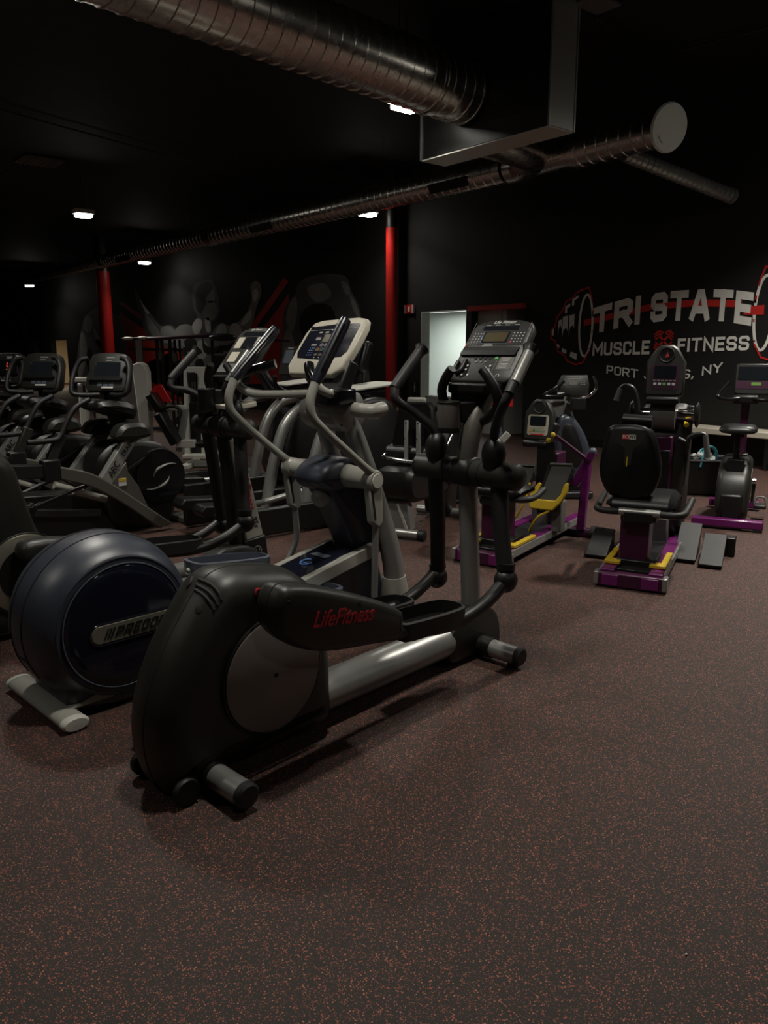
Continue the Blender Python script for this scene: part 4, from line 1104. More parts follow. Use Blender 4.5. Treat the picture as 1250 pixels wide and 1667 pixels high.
# ================================================================== arc trainers
F4 = Frame(1.8, 6.2, 6)
def copy_tree(o, parent=None):
    c = o.copy(); COL.objects.link(c)
    if parent is not None: c.parent = parent
    for ch in list(o.children): copy_tree(ch, c)
    return c
ARC_G = 'arc trainers standing in one row'
T = thing('arc_trainer', 'bronze grey arc trainer with lettered strut and yellow sticker, nearest of its row', 'arc trainer', F4, group=ARC_G)
for s in (-1, 1):
    b = part('side_beam', MB().prism([(p.x, p.y) for p in catmull([Vector((x, z, 0)) for x, z in [(-.14, .632), (.114, .552), (.293, .44), (.499, .28), (.79, .048)]], 5)] +
             [(p.x, p.y) for p in catmull([Vector((x, z, 0)) for x, z in [(.66, .03), (.46, .20), (.285, .334), (.10, .45), (-.14, .535)]], 5)], s * .32 - .03, s * .32 + .03), 'bronze', T, .010)
    part('rear_beam', MB().prism([(-.14, .64), (-.14, .54), (-.95, .60), (-1.02, .70), (-.98, .73), (-.6, .68)], s * .32 - .03, s * .32 + .03), 'dark', T, .010)
    part('beam_bracket', MB().box((-.17, s * .32, .60), (.13, .085, .16)), 'black', T, .012)
    st = part('strut', MB().bar((.255, s * .27, .46), (.53, s * .24, .80), .07, .10), 'silver', T, .010)
    part('strut_gusset', MB().prism([(.29, .44), (.43, .60), (.44, .52), (.52, .40), (.60, .20)], s * .29 - .02, s * .29 + .02), 'bronze', T, .006)
    if s < 0:
        ud = Vector((.275, .03, .34)).normalized(); vd = Vector((-.34, 0, .275)).normalized()
        lettering('lettering', 'ARC', st, 'blackink', Vector((.33, -.302, .55)), ud, vd, .052, .1, .01, .002, .13)
        lettering('lettering', 'TRAINER', st, 'blackink', Vector((.475, -.287, .725)), ud, vd, .034, .1, .004, .002, .21)
        k = part('warning_sticker', MB().box((.385, -.314, .445), (.065, .004, .06)), 'whiteink', T, label='yellow and white sticker')
        part('yellow_band', MB().box((.385, -.3165, .463), (.065, .003, .022)), 'yellow', k)
    part('gas_spring', MB().tube([(.05, s * .18, .40), (.30, s * .18, .30)], .03, 12, 1), 'pale', T)
    part('link_rod', MB().tube([(-.35, s * .22, .30), (.02, s * .25, .42), (.15, s * .27, .45)], .016, 10, 2), 'dark', T)
    foot_y = s * .17
    part('pedal', MB().prism([(-.75, .33), (-.70, .37), (-.30, .34), (-.28, .36), (-.26, .30), (-.7, .28)], foot_y - .085, foot_y + .085), 'black', T, .012)
    part('pedal_link', MB().bar((-.5, foot_y, .30), (.25, foot_y, .20), .05, .06), 'dark', T, .006)
cap = [(.36, .80), (.40, .875), (.48, .90), (.62, .885), (.66, .80), (.60, .775), (.42, .775)]
part('strut_shroud', MB().puff(cap, [(-.34, .03), (-.31, 0), (-.20, 0), (-.17, .02)], 2), 'shell', T); part('strut_shroud', MB().puff(cap, [(.17, .02), (.20, 0), (.31, 0), (.34, .03)], 2), 'shell', T)
part('shroud_bridge', MB().box((.56, 0, .83), (.10, .50, .10)), 'shell', T, .02)
fly = [(.28, .60), (.36, .69), (.45, .735), (.64, .74), (.83, .70), (.95, .60), (1.0, .47), (.985, .30), (.93, .10), (.90, .03), (.40, .03), (.30, .25)]
Hh = part('flywheel_housing', MB().puff(fly, [(-.155, .05), (-.145, .02), (-.12, 0), (.12, 0), (.145, .02), (.155, .05)], 4), 'black', T)
pc = F4.w_(263, 774, -.155)
dsk = part('side_disc', MB().lathe([(.001, .0), (.20, .0), (.215, -.006), (.222, -.02)], (pc.x - .02, -.168, pc.z), (0, 1, 0), 40), 'gloss', T)
part('disc_ring', MB().tube([(pc.x - .02 + .226 * math.cos(R(a)), -.158, pc.z + .226 * math.sin(R(a))) for a in range(0, 360, 10)], .007, 8, 1, closed=True), 'dark', dsk)
part('link_bar', MB().bar((.42, -.175, .47), (.72, -.175, .62), .02, .035), 'shell', T, .008)
mb = MB()
for sg in (1, -1):
    P = []
    for k in range(13):
        a = R(20 + 155 * k / 12); rr = .072 + .10 * max(0, (6 - k) / 6) ** 2 * .8
        P.append((pc.x - .02 + sg * rr * math.cos(a) * 1.0, -.190, pc.z + sg * (rr * .62 * math.sin(a) + .03 * (1 - k / 12) * 2)))
    mb.tube(P, [.002 + .010 * math.sin(math.pi * k / 12) for k in range(13)], 8, 2)
part('swirl_emblem', mb, 'silver', dsk, label='silver swirl emblem')
part('belly_cover', MB().prism([(-.4, .40), (.2, .36), (.4, .03), (-.3, .03)], -.14, .14), 'black', T, .01)
part('base_rail', MB().box((.30, 0, .035), (1.5, .10, .06)), 'dark', T, .008)
for x in (-.42, 1.0): part('floor_bar', MB().box((x, 0, .03), (.09, .66, .055)), 'bronze', T, .012)
part('mast', MB().tube([(.62, 0, .78), (.52, 0, .95), (.50, 0, 1.12)], [.07, .065, .06], 16, 4), 'black', T)
part('mast_tray', MB().puff([(.30, 1.02), (.34, 1.07), (.62, 1.02), (.60, .92), (.46, .95)], [(-.20, .04), (-.16, 0), (.16, 0), (.20, .04)], 3), 'black', T)
kO, kU, kV = Vector((.455, 0, 1.285)), Vector((0, -1, 0)), Vector((.12, 0, .31)).normalized()
kf = [(-.15, -.15), (.15, -.15), (.175, -.11), (.165, .10), (.14, .155), (.07, .168), (-.07, .168), (-.14, .155), (-.165, .10), (-.175, -.11)]
K = part('console', MB().slab(kf, kO, kU, kV, .17, layers=[(-.004, .012), (0, .003), (.006, 0), (.09, .0), (.13, .02), (.18, .07)]), 'shell', T)
kN = kU.cross(kV)
kp = lambda a, b, h=.006: kO + kU * a + kV * b + kN * h
part('display', MB().slab(rrect(.22, .12, .01, 3), kp(0, .025, .007), kU, kV, .003), 'screen', K)
part('title_strip', MB().slab(rrect(.07, .012, .003, 2), kp(.02, .125, .007), kU, kV, .003), 'greyink', K); part('title_strip', MB().slab(rrect(.05, .010, .003, 2), kp(.01, .10, .007), kU, kV, .003), 'greyink', K)
for a in (-.05, .0, .05): part('touch_key', MB().slab(rrect(.04, .035, .004, 2), kp(a, -.095, .007), kU, kV, .003), 'blue', K)
part('ledge', MB().slab(rrect(.28, .03, .01, 3), kp(0, -.055, .03), kU, kV, .03), 'black', K)
part('pale_bar', MB().slab(rrect(.10, .014, .005, 2), kp(.02, -.125, .012), kU, kV, .01), 'whiteink', K)
for s in (-1, 1):
    part('grab_handle', MB().tube([(.40, s * .05, 1.115), (.33, s * .15, 1.115), (.30, s * .22, 1.13), (.32, s * .235, 1.20), (.38, s * .225, 1.32), (.41, s * .19, 1.385), (.43, s * .14, 1.40)], .019, 12, 5), 'rubber', T)
    ar = part('swing_handle', MB().tube([(.16, s * .33, 1.10), (.05, s * .33, 1.045), (-.015, s * .33, .96), (-.09, s * .33, .83), (-.16, s * .33, .815), (-.32, s * .33, .815)], .020, 12, 3), 'rubber', T)
    part('arm_socket', MB().bar((-.06, s * .31, .86), (-.16, s * .31, .66), .06, .07), 'shell', T, .01)
TURN = R(36)
for ch in T.children:
    if ch.name.startswith(('console', 'grab_handle')):
        pv = Vector((.50, 0, 0)); ch.rotation_euler = (0, 0, TURN); ch.location = pv - Matrix.Rotation(TURN, 3, 'Z') @ pv
ARC0 = T
dl = F4.z_(176, 843, 0) - F4.z_(290, 862, 0)
def arc_copy(px, label):
    c = copy_tree(ARC0); d = F4.z_(px[0], px[1], 0) - F4.z_(290, 862, 0)
    c.location = F4.o + F4.l * d.x + F4.w * d.y
    c['label'] = label
    return c
A2 = arc_copy((178, 842), 'second dark arc trainer, seen between the lettered strut and the cream doorway')
A3 = arc_copy((110, 809), 'third dark arc trainer with red digits lit on its console')
for ch in A3.children:
    if ch.name.startswith('console'):
        mb = MB()
        for q in ([(.03, .06), (.03, .02), (.06, .02)], [(.06, .05), (.08, .05), (.08, .01)], [(.03, -.01), (.09, -.01)]):
            mb.tube([kp(a - .02, b, .011) for a, b in q], .004, 6, 1)
        part('lit_digits', mb, 'digits', ch, label='lit red digits')
        part('paper_slip', MB().slab(rrect(.05, .02, .002, 1), kp(.03, .11, .016), kU, (kV + kU * .5), .002), 'whiteink', ch)

# ================================================================== tall machines with curved silver tubes
F5 = Frame(3.36, 5.55, 0)
AMT_G = 'tall black trainers with curved silver tubes'
T = thing('motion_trainer', 'tall black trainer with curved silver tubes, pale top sheet, behind the pale grey arms', 'cross trainer', F5, group=AMT_G)
for s in (-1, 1):
    tb = part('curved_tube', MB().tube([(.10, s * .30, .08), (.16, s * .30, .36), (.24, s * .30, .63), (.33, s * .30, .82), (.47, s * .29, .945), (.66, s * .27, .99)], .050, 18, 5), 'tubes', T)
    part('tube_foot', MB().box((.06, s * .31, .05), (.17, .13, .10)), 'tubes', tb, .015)
    part('foot_bar', MB().box((.45, s * .34, .05), (.80, .09, .08)), 'dark', T, .012)
    part('stride_arm', MB().tube([(-.50, s * .18, .20), (-.15, s * .19, .16), (.40, s * .18, .22)], .028, 12, 4), 'tubes', T)
    part('pedal', MB().prism([(-.80, .25), (-.76, .30), (-.40, .27), (-.36, .22), (-.76, .20)], s * .18 - .09, s * .18 + .09), 'black', T, .012)
    part('side_deck', MB().box((-.15, s * .36, .13), (1.0, .06, .22)), 'black', T, .015)
cab = [(.62, .10), (.52, .40), (.62, .72), (.72, 1.0), (.86, 1.06), (1.10, 1.02), (1.20, .80), (1.22, .10)]
C5 = part('cabinet', MB().puff(cab, [(-.27, .04), (-.25, .01), (-.22, 0), (.22, 0), (.25, .01), (.27, .04)], 3), 'black', T)
lettering('lettering', 'PRECOR', C5, 'greyink', (.87, -.272, .88), (1, 0, 0), (0, 0, 1), .022, .1, .01)
part('top_sheet', MB().bar((.60, 0, 1.11), (1.28, 0, 1.17), .40, .016), 'sheet', T, .004, 'pale flat top sheet')
part('sheet_tray', MB().bar((.70, 0, 1.085), (1.1, 0, 1.12), .34, .04), 'black', T, .01)
part('console_mast', MB().bar((.62, .05, 1.0), (.46, .12, 1.30), .12, .10), 'black', T, .02)
kO2, kV2 = Vector((.36, .28, 1.375)), Vector((.08, 0, .22)).normalized()
K = part('console', MB().slab(rrect(.25, .27, .05, 4), kO2, (0, -1, 0), kV2, .06, layers=[(0, .01), (.008, 0), (.04, 0), (.06, .03)]), 'black', T)
part('display', MB().slab(rrect(.13, .12, .01, 3), kO2 + kV2 * .03 + Vector((-.010, 0, .004)), (0, -1, 0), kV2, .008), 'blue', K)
part('name_strip', MB().slab(rrect(.08, .012, .004, 2), kO2 + kV2 * .11 + Vector((-.008, 0, .003)), (0, -1, 0), kV2, .006), 'greyink', K)
part('console_arm', MB().bar((.46, .12, 1.28), (.40, .28, 1.32), .06, .06), 'black', T, .01)
for s in (-1, 1):
    part('grab_handle', MB().tube([(.60, s * .22, 1.02), (.42, s * .36, 1.08), (.30, s * .40, 1.16), (.27, s * .36, 1.24)], .02, 12, 4), 'rubber', T)
AMT0 = T
T2 = copy_tree(AMT0); T2['label'] = 'second tall black trainer with curved silver tubes, partly hidden, beyond the first'
_p = F5.w_(425, 672, 1.15)
T2.location = F5.o + Vector((_p.x - .235, 1.45, 0))
# rear device column with chrome tip right of the navy trainer's console
F6 = Frame(4.55, 5.9, 0)
T = thing('exercise_console', 'dark machine console on a chrome stem, partly hidden by the warm white console', 'console', F6)
part('base', MB().lathe([(.20, 0), (.20, .03), (.05, .05)], (0, 0, 0), (0, 0, 1), 20), 'black', T); part('stem', MB().tube([(0, 0, .04), (0, 0, 1.30)], .05, 12, 1), 'black', T)
part('screen_case', MB().box((-.02, 0, 1.40), (.10, .34, .30), Matrix.Rotation(R(18), 3, 'Y')), 'black', T, .03); part('screen', MB().box((-.078, 0, 1.42), (.01, .26, .2), Matrix.Rotation(R(18), 3, 'Y')), 'screen', T)
part('handle', MB().tube([(-.16, .14, 1.24), (-.22, .14, 1.42)], .018, 10, 1), 'chrome', T)
# ================================================================== recumbent bike seen from behind
def L(F, pts, l): return [F.l_(x, y, l) for x, y in pts]
F7 = Frame(3.9, 4.42, 24)
T = thing('recumbent_bike', 'black recumbent bike with two grey backrest struts, behind the grey cup holder machine', 'exercise bike', F7)
fb = part('floor_bar', MB().tube([(0, -.12, .045), (0, .40, .045)], .036, 16, 1), 'tubes', T)
for w_ in (-.12, .40): part('end_cap', MB().lathe([(.04, -.04), (.043, .01), (.03, .02), (.001, .021)], (0, w_, .045), (0, -1 if w_ < 0 else 1, 0), 16), 'rubber', fb)
c7 = .125
part('rear_fin', MB().faces([[Vector(p) for p in ((.0, c7 - .14, .06), (.02, c7 - .10, .30), (.10, c7 - .10, .30), (.14, c7 - .12, .06))], [Vector(p) for p in ((.0, c7 + .16, .06), (.02, c7 + .10, .30), (.10, c7 + .10, .30), (.14, c7 + .14, .06))]]), 'grey', T, .01)
part('fin_stripe', MB().bar((-.012, c7 - .11, .08), (.005, c7 - .02, .28), .02, .012), 'pale', T)
part('rail_cover', MB().puff([(-.06, .38), (-.05, .54), (.10, .565), (.85, .50), (.9, .30), (.30, .26), (.02, .30)], [(c7 - .16, .04), (c7 - .13, .01), (c7 - .1, 0), (c7 + .1, 0), (c7 + .13, .01), (c7 + .16, .04)], 2), 'black', T)
part('seat', MB().puff([(.18, .62), (.20, .70), (.62, .68), (.66, .62), (.50, .58)], [(c7 - .2, .03), (c7 - .17, 0), (c7 + .17, 0), (c7 + .2, .03)], 3), 'vinyl', T)
bk = [(-.165, -.20), (.165, -.20), (.19, -.10), (.15, .19), (.11, .23), (-.11, .23), (-.15, .19), (-.19, -.10)]
part('backrest', MB().slab(bk, (.27, c7 - .035, .83), (0, -1, 0), Vector((.10, 0, 1)), .07, .015), 'vinyl', T)
for s in (-1, 1):
    st = part('backrest_strut', MB().bar((.215, c7 - .05 + s * .052, .915), (.15, c7 - .08 + s * .052, .59), .032, .03), 'tubes', T, .004)
    for z in (.90, .78): part('bolt', MB().lathe([(.006, 0), (.006, .004)], (.195 - (.9 - z) * .2, c7 - .052 + s * .052, z), (-1, 0, 0), 10), 'chrome', st)
part('seat_loop', MB().tube([(.25, c7 + .15, .66), (.14, c7 + .17, .625), (.12, c7 + .10, .615), (.12, c7 - .14, .60), (.14, c7 - .22, .61), (.4, c7 - .24, .66), (.55, c7 - .25, .78)], .017, 12, 4), 'chrome', T)
part('side_handle', MB().tube([(.45, c7 - .14, .98), (.38, c7 - .20, 1.02), (.40, c7 - .32, 1.0)], .018, 12, 3), 'rubber', T)
part('head_cap', MB().box((.34, c7 - .03, 1.06), (.05, .16, .06)), 'pale', T, .015)
part('front_tower', MB().puff([(.85, .05), (.80, .50), (.92, .85), (1.02, .85), (1.05, .05)], [(c7 - .12, .03), (c7 - .1, 0), (c7 + .1, 0), (c7 + .12, .03)], 2), 'black', T)
part('front_bar', MB().tube([(.95, -.15, .045), (.95, .35, .045)], .036, 14, 1), 'tubes', T)
part('console', MB().box((.93, c7, .95), (.06, .34, .26), Matrix.Rotation(R(15), 3, 'Y')), 'black', T, .03)
part('crank', MB().tube([(.75, c7 - .17, .33), (.75, c7 - .17, .50)], .02, 10, 1), 'dark', T)

# ================================================================== purple seated steppers
def stepper(F, label, far):
    T = thing('recumbent_stepper', label, 'recumbent stepper', F, group='purple framed seated trainers')
    ln = 1.55 if far else 1.15
    for s in (-1, 1):
        rl = part('base_rail', MB().bar((.0, s * .145, .075), (ln, s * .145, .075), .085, .07), 'purple', T, .006)
        part('rail_edge', MB().bar((.03, s * .193, .082), (ln - .02, s * .193, .082), .012, .05), 'silver', rl)
    part('end_bar', MB().bar((.0, -.21, .05), (.0, .21, .05), .075, .09, (1, 0, 0)), 'maroon', T, .008)
    for s in (-1, 1): part('end_block', MB().bar((-.042, s * .07, .052), (-.042, s * .17, .052), .012, .07, (1, 0, 0)), 'purple', T, .003)
    for s in (-1, 1): part('end_cap', MB().box((.0, s * .205, .055), (.085, .03, .085)), 'tubes', T, .006)
    part('slide_plate', MB().box((.55, 0, .085), (.95, .20, .03)), 'dark', T, .004)
    br = [(.12, .09), (.12, .19), (.50, .19), (.50, .15), (.20, .15), (.20, .09)]
    for s in (-1, 1):
        V = [[Vector((x, s * y, z)) for x, y in br] for z in (.112, .135)]
        part('yellow_bracket', MB().faces(V), 'yellow', T, .005, 'yellow floor bracket')
    part('seat_post', MB().box((.30, .025, .255), (.20, .18, .32)), 'maroon', T, .010)
    part('post_collar', MB().box((.30, 0, .115), (.27, .24, .05)), 'black', T, .006)
    part('seat_carriage', MB().box((.30, 0, .425), (.30, .22, .06)), 'dark', T, .01)
    part('seat', MB().puff([(.16, .47), (.20, .54), (.58, .55), (.64, .50), (.58, .46)] if not far else [(.10, .47), (.12, .53), (.36, .53), (.42, .50), (.36, .46)], [(-.21, .035), (-.17, 0), (.17, 0), (.21, .035)], 3), 'vinyl', T)
    for s in (-1, 1):
        part('side_handle', MB().tube([(.17, s * .06, .455), (.14, s * .20, .455), (.16, s * .255, .46), (.26, s * .27, .465), (.50 if not far else .38, s * .28, .50)], .022, 12, 4), 'rubber', T)
    part('handle_sleeve', MB().tube([(.15, -.13, .457), (.15, .12, .457)], .025, 12, 1), 'tubes', T)
    part('seat_latch', MB().box((.14, .0, .43), (.03, .18, .07)), 'black', T, .008)
    if not far:
        pb = [(-.10, -.225), (.12, -.225), (.175, -.14), (.19, -.04), (.15, .14), (.105, .215), (.03, .235), (-.06, .235), (-.135, .215), (-.16, .14), (-.185, -.04), (-.165, -.14)]
        bo, bv = Vector((.20, .085, .77)), Vector((.06, 0, 1))
        B = part('backrest', MB().slab([(p.x, p.y) for p in catmull([Vector((a, b, 0)) for a, b in pb], 3, True)], bo, (0, -1, 0), bv, .10, layers=[(-.012, .03), (.0, .008), (.015, 0), (.07, 0), (.095, .03)]), 'vinyl', T)
        n = Vector((-1, 0, .06)).normalized(); u = Vector((0, -1, 0)); v = bv.normalized()
        q = lambda a, b, h=.013: bo + u * a + v * b + n * h
        part('back_plate', MB().slab([(-.10, .20), (.10, .20), (.085, .12), (.03, .085), (.02, -.02), (-.015, -.02), (-.02, .085), (-.075, .12)], q(-.01, 0, .014), u, v, .004), 'shell', B)
        part('logo_red', MB().slab([(-.045, .015), (-.045, -.015), (-.002, -.015), (-.002, .015)], q(-.008, .155, .017), u, v, .003), 'redink', B); part('logo_white', MB().slab([(0, .015), (0, -.015), (.04, -.015), (.04, .015)], q(-.008, .155, .017), u, v, .003), 'whiteink', B)
        lettering('lettering', 'SCI', B, 'whiteink', q(-.031, .155, .0175), u, v, .020, .15, .02); lettering('lettering', 'FIT', B, 'blackink', q(.012, .155, .0175), u, v, .020, .15, .02)
        part('lever', MB().tube([q(-.01, .03, .02), q(-.012, -.03, .022)], .004, 8, 1), 'yellow', B)
        part('headrest', MB().tube([(.27, -.03, 1.02), (.27, .15, 1.025)], .04, 14, 1), 'vinyl', T)
    tx = 1.22 if far else 1.10
    tw = part('tower', MB().box((tx, 0, .46 if not far else .36), (.22, .17, .80 if not far else .60)), 'maroon', T, .012)
    part('tower_cover', MB().box((tx - .115, .0, .60), (.02, .15, .32)), 'black', T, .006); part('foot_cover', MB().box((tx - .02, 0, .17), (.25, .19, .20)), 'grey', T, .01)
    if not far: part('side_shell', MB().puff([(tx - .02, .20), (tx - .06, .55), (tx - .02, .95), (tx + .12, 1.08), (tx + .34, 1.0), (tx + .40, .60), (tx + .34, .12), (tx + .1, .08)], [(-.17, .05), (-.15, .015), (-.12, 0), (.12, 0), (.15, .015), (.17, .05)], 3), 'shell', T)
    hz = 1.01 if not far else .92
    if not far: part('hub_drum', MB().tube([(tx - .02, -.085, hz), (tx - .02, .085, hz)], .115 if not far else .06, 28, 1), 'grey', T)
    for s in (() if far else (-1, 1)):
        part('hub_shaft', MB().tube([(tx - .02, s * .085, hz), (tx - .02, s * .20, hz)], .042, 18, 1), 'chrome', T)
        part('yellow_knob', MB().lathe([(.008, 0), (.008, .03), (.017, .034), (.017, .05), (.001, .055)], (tx - .06, s * .15, hz - .05), (-.8, s * .3, -.3), 14), 'yellow', T)
        part('crank_plate', MB().ell((tx - .02, s * .225, hz), (.07, .02, .09)), 'dark', T)
    # console with ring handle
    kx, kz = (tx - .12, 1.305) if not far else (tx - .06, .90)
    ky = 0 if not far else .10
    sc = 1.0 if not far else .92
    kV = Vector((.16, 0, 1)).normalized(); kU = Vector((0, -1, 0)); kO = Vector((kx, ky, kz))
    kf = [(-.115 * sc, -.16 * sc), (.115 * sc, -.16 * sc), (.13 * sc, -.14 * sc), (.13 * sc, .08 * sc), (.075 * sc, .17 * sc), (.04 * sc, .195 * sc), (-.04 * sc, .195 * sc), (-.075 * sc, .17 * sc), (-.13 * sc, .08 * sc), (-.13 * sc, -.14 * sc)]
    K = part('console', MB().slab(kf, kO, kU, kV, .09, layers=[(0, .012), (.010, 0), (.06, 0), (.09, .02)]), 'shell', T)
    kN = kU.cross(kV)
    kp = lambda a, b, h=.003: kO + kU * (a * sc) + kV * (b * sc) + kN * h
    part('ring_opening', MB().lathe([(.048 * sc, -.002), (.048 * sc, .003)], kp(0, .125, 0), kN, 28), 'deep', K)
    part('ring_rim', MB().tube([kp(.05 * math.cos(R(a)), .125 + .05 * math.sin(R(a)), .004) for a in range(0, 360, 15)], .006, 8, 1, closed=True), 'shell', K)
    part('bezel', MB().slab(rrect(.19 * sc, .18 * sc, .02, 3), kp(0, -.03), kU, kV, .006), 'maroon' if not far else 'beige', K, label='dark purple bezel' if not far else 'pale bezel')
    part('display', MB().slab(rrect(.145 * sc, .082 * sc, .006, 2), kp(0, .005, .008), kU, kV, .004), 'screen', K)
    for i in range(5):
        part('key', MB().slab(rrect(.021 * sc, .018 * sc, .003, 2), kp(-.062 + .031 * i, -.078, .008), kU, kV, .004), ('whiteink', 'whiteink', 'greenink', 'whiteink', 'whiteink')[i] if not far else ('yellow', 'grey', 'greenink', 'pale', 'pale')[i], K)
    b = MB()
    for i in range(6): b.slab(rrect(.018 * sc, .003, .001, 1), kp(-.068 + .027 * i, -.054, .008), kU, kV, .003)
    part('key_caption', b, 'whiteink', K)
    if far: part('red_strip', MB().slab(rrect(.13 * sc, .010, .004, 2), kp(0, -.112, .008), kU, kV, .004), 'redink', K)
    else:
        part('dim_red_mark', MB().slab([(-.010, -.02), (.018, -.014), (.004, .024)], kp(.0, .125, .006), kU, kV, .003), 'redink', K)
    part('console_base', MB().bar((kx + .04, ky, kz - .20), (tx + .02, 0, hz - .02), .12, .10), 'black', T, .015)
    part('console_tray', MB().box((kx - .03, ky, kz - .19 * sc), (.10, .22 * sc, .05)), 'black', T, .015)
    return T, tx, hz

F8 = Frame(4.12, 2.58, 24)
S8, tx, hz = stepper(F8, 'purple seated trainer seen from behind its tall black backrest, below the painted sign', False)
def G8(x, y, l): return F8.l_(x, y, l)
# hand cranks
for pts in ([(1038, 690), (1036, 650), (1030, 632), (1018, 627), (1010, 632), (1003, 652)], [(1104, 715), (1118, 720), (1122, 712), (1140, 706), (1148, 708), (1152, 745)]):
    P = L(F8, pts, .92)
    a = part('hand_crank', MB().tube([P[0], P[1], P[2], P[3], P[4]], [.022, .020, .016, .014, .014], 12, 4), 'dark', S8)
    part('grip', MB().tube([P[4], P[5]], [.018, .021], 12, 1), 'grey', a)
part('crank_link', MB().bar(G8(1125, 660, 1.1), G8(1108, 790, 1.1), .05, .03), 'shell', S8, .01)
part('purple_foot', MB().box((.74, .02, .15), (.16, .06, .10), Matrix.Rotation(R(-25), 3, 'Y')), 'purple', S8, .01)
# ramps beside it
for i, (px, lb) in enumerate((((1118, 905), 'sloping black ramp plate beside the purple trainer, its tread nearest the base'), ((1159, 914), 'sloping black ramp plate standing outermost beside the purple trainer'))):
    o = F8.z_(px[0], px[1], 0); base = F8.o + F8.l * o.x + F8.w * o.y
    t = thing('access_ramp', lb, 'ramp', loc=(base.x, base.y, 0), group='black access ramps')
    t.rotation_euler = (0, 0, F8.a)
    hh = .20 if i == 0 else .15
    part('tread', MB().bar((-.22, 0, .02), (.20, 0, hh), .15, .02), 'rubber', t, .004)
    part('side_wedge', MB().prism([(-.20, .0), (.22, .0), (.22, hh - .012), (.19, hh - .015)], -.07, .07), 'black', t)
    if i: part('rear_step', MB().box((.24, -.10, .07), (.12, .07, .14)), 'black', t, .008)
t = thing('access_ramp', 'black ramp plate lying low on the far side of the purple trainer post', 'ramp', loc=(*(F8.o + F8.l * .80 + F8.w * .34).xy, 0), group='black access ramps')
t.rotation_euler = (0, 0, F8.a)
part('tread', MB().bar((-.18, 0, .02), (.15, 0, .15), .15, .02), 'rubber', t, .004); part('side_wedge', MB().prism([(-.16, 0), (.16, 0), (.16, .138)], -.07, .07), 'black', t)

F9 = Frame(3.82, 3.56, 17)
S9, tx9, hz9 = stepper(F9, 'purple seated trainer with yellow strapped pedals, partly behind the grey post', True)
for pts in ([(829, 770), (833, 757), (868, 760), (868, 775), (856, 812), (824, 806)], [(892, 757), (928, 758), (930, 768), (908, 830), (880, 832), (876, 815)]):
    P = L(F9, pts, .80)
    c = sum(P, Vector()) / 6
    n = Vector((-1, -.15, .25)).normalized()
    P = [p + Vector((.45 * (c.z - p.z) * -1 * .6, 0, 0)) for p in P]
    pd = part('pedal', MB().faces([P, [p - n * .03 for p in P]]), 'greybelt', S9, .006)
    part('pedal_edge', MB().tube(P + [P[0]], .012, 8, 1), 'black', pd)
    pu, pv = P[1] - P[0], P[0] - P[5]
    pn = pu.cross(pv).normalized()
    if pn.dot(n) < 0: pn = -pn
    uv = [(-.10, .50), (-.30, .30), (-.32, .02), (-.12, -.20), (.95, -.24), (1.22, .0), (1.30, .30), (1.18, .52), (1.04, .46), (1.06, .20), (.92, .03), (.08, .05), (-.06, .14), (.0, .46)]
    cp_ = [P[5] + pu * a_ + pv * b_ + pn * .012 for a_, b_ in uv]
    part('yellow_heel_cup', MB().faces([cp_, [p_ + pn * .035 for p_ in cp_]]), 'yellow', S9, .008, 'yellow heel cup')
    part('strap', MB().tube([P[3].lerp(P[4], .3) + n * .03, P[4] + n * .05 + Vector((0, -.01, -.04)), P[4] + n * .04 + Vector((0, .06, -.16))], .009, 8, 3, 1.0), 'yellow', S9)
    part('pedal_lever', MB().bar(c - n * .05, Vector((tx9 - .1, c.y, .45)), .04, .05), 'dark', S9, .008)
part('purple_strut', MB().bar(*L(F9, [(966, 735), (935, 790)], 1.15), .06, .06), 'purple', S9, .008); part('purple_strut', MB().bar(*L(F9, [(957, 748), (945, 862)], 1.15), .06, .06), 'purple', S9, .008)
part('cross_link', MB().bar(*L(F9, [(905, 710), (960, 752)], 1.12), .025, .03), 'maroon', S9); part('strut_cap', MB().ell(L(F9, [(965, 735)], 1.14)[0], (.03, .03, .03)), 'blue', S9)
part('front_bar', MB().tube(L(F9, [(850, 862), (985, 870)], 1.2), .045, 14, 1), 'maroon', S9)
for px in ((853, 861), (972, 869)): part('front_foot', MB().tube([L(F9, [px], 1.2)[0] + Vector((0, -.05, 0)), L(F9, [px], 1.2)[0] + Vector((0, .05, 0))], .058, 18, 1), 'rubber', S9)
part('inner_leg', MB().box((.85, -.22, .22), (.10, .08, .24)), 'grey', S9, .008)
for px in ((900, 708), (893, 717)): part('yellow_knob', MB().ell(L(F9, [px], 1.05)[0], (.016, .02, .022)), 'yellow', S9)

# ================================================================== upright bike at the edge
F10 = Frame(6.33, 3.06, 24)
T = thing('upright_bike', 'black upright bike with round saddle and purple foot bar, under the painted sign edge', 'exercise bike', F10)
part('floor_bar', MB().bar((-.15, .29, .055), (-.15, -.26, .055), .09, .07, (1, 0, 0)), 'purple', T, .012, 'purple foot bar')
part('floor_bar', MB().bar((.82, .22, .055), (.82, -.22, .055), .09, .07, (1, 0, 0)), 'purple', T, .012)
for w_ in (.24, -.22): part('pad', MB().box((-.15, w_, .012), (.10, .07, .024)), 'rubber', T)
bd = [(-.03, .07), (-.05, .26), (.02, .42), (.18, .50), (.50, .55), (.74, .50), (.84, .34), (.86, .10), (.6, .06)]
B = part('body', MB().puff(bd, [(-.13, .06), (-.125, .03), (-.10, .005), (-.08, 0), (.08, 0), (.10, .005), (.125, .03), (.13, .06)], 4), 'shell', T)
part('rear_cover', MB().box((-.02, 0, .17), (.12, .17, .22)), 'black', T, .02)
part('disc', MB().lathe([(.15, 0), (.15, .006), (.02, .01)], (.42, -.128, .30), (0, -1, 0), 32), 'shell', T)
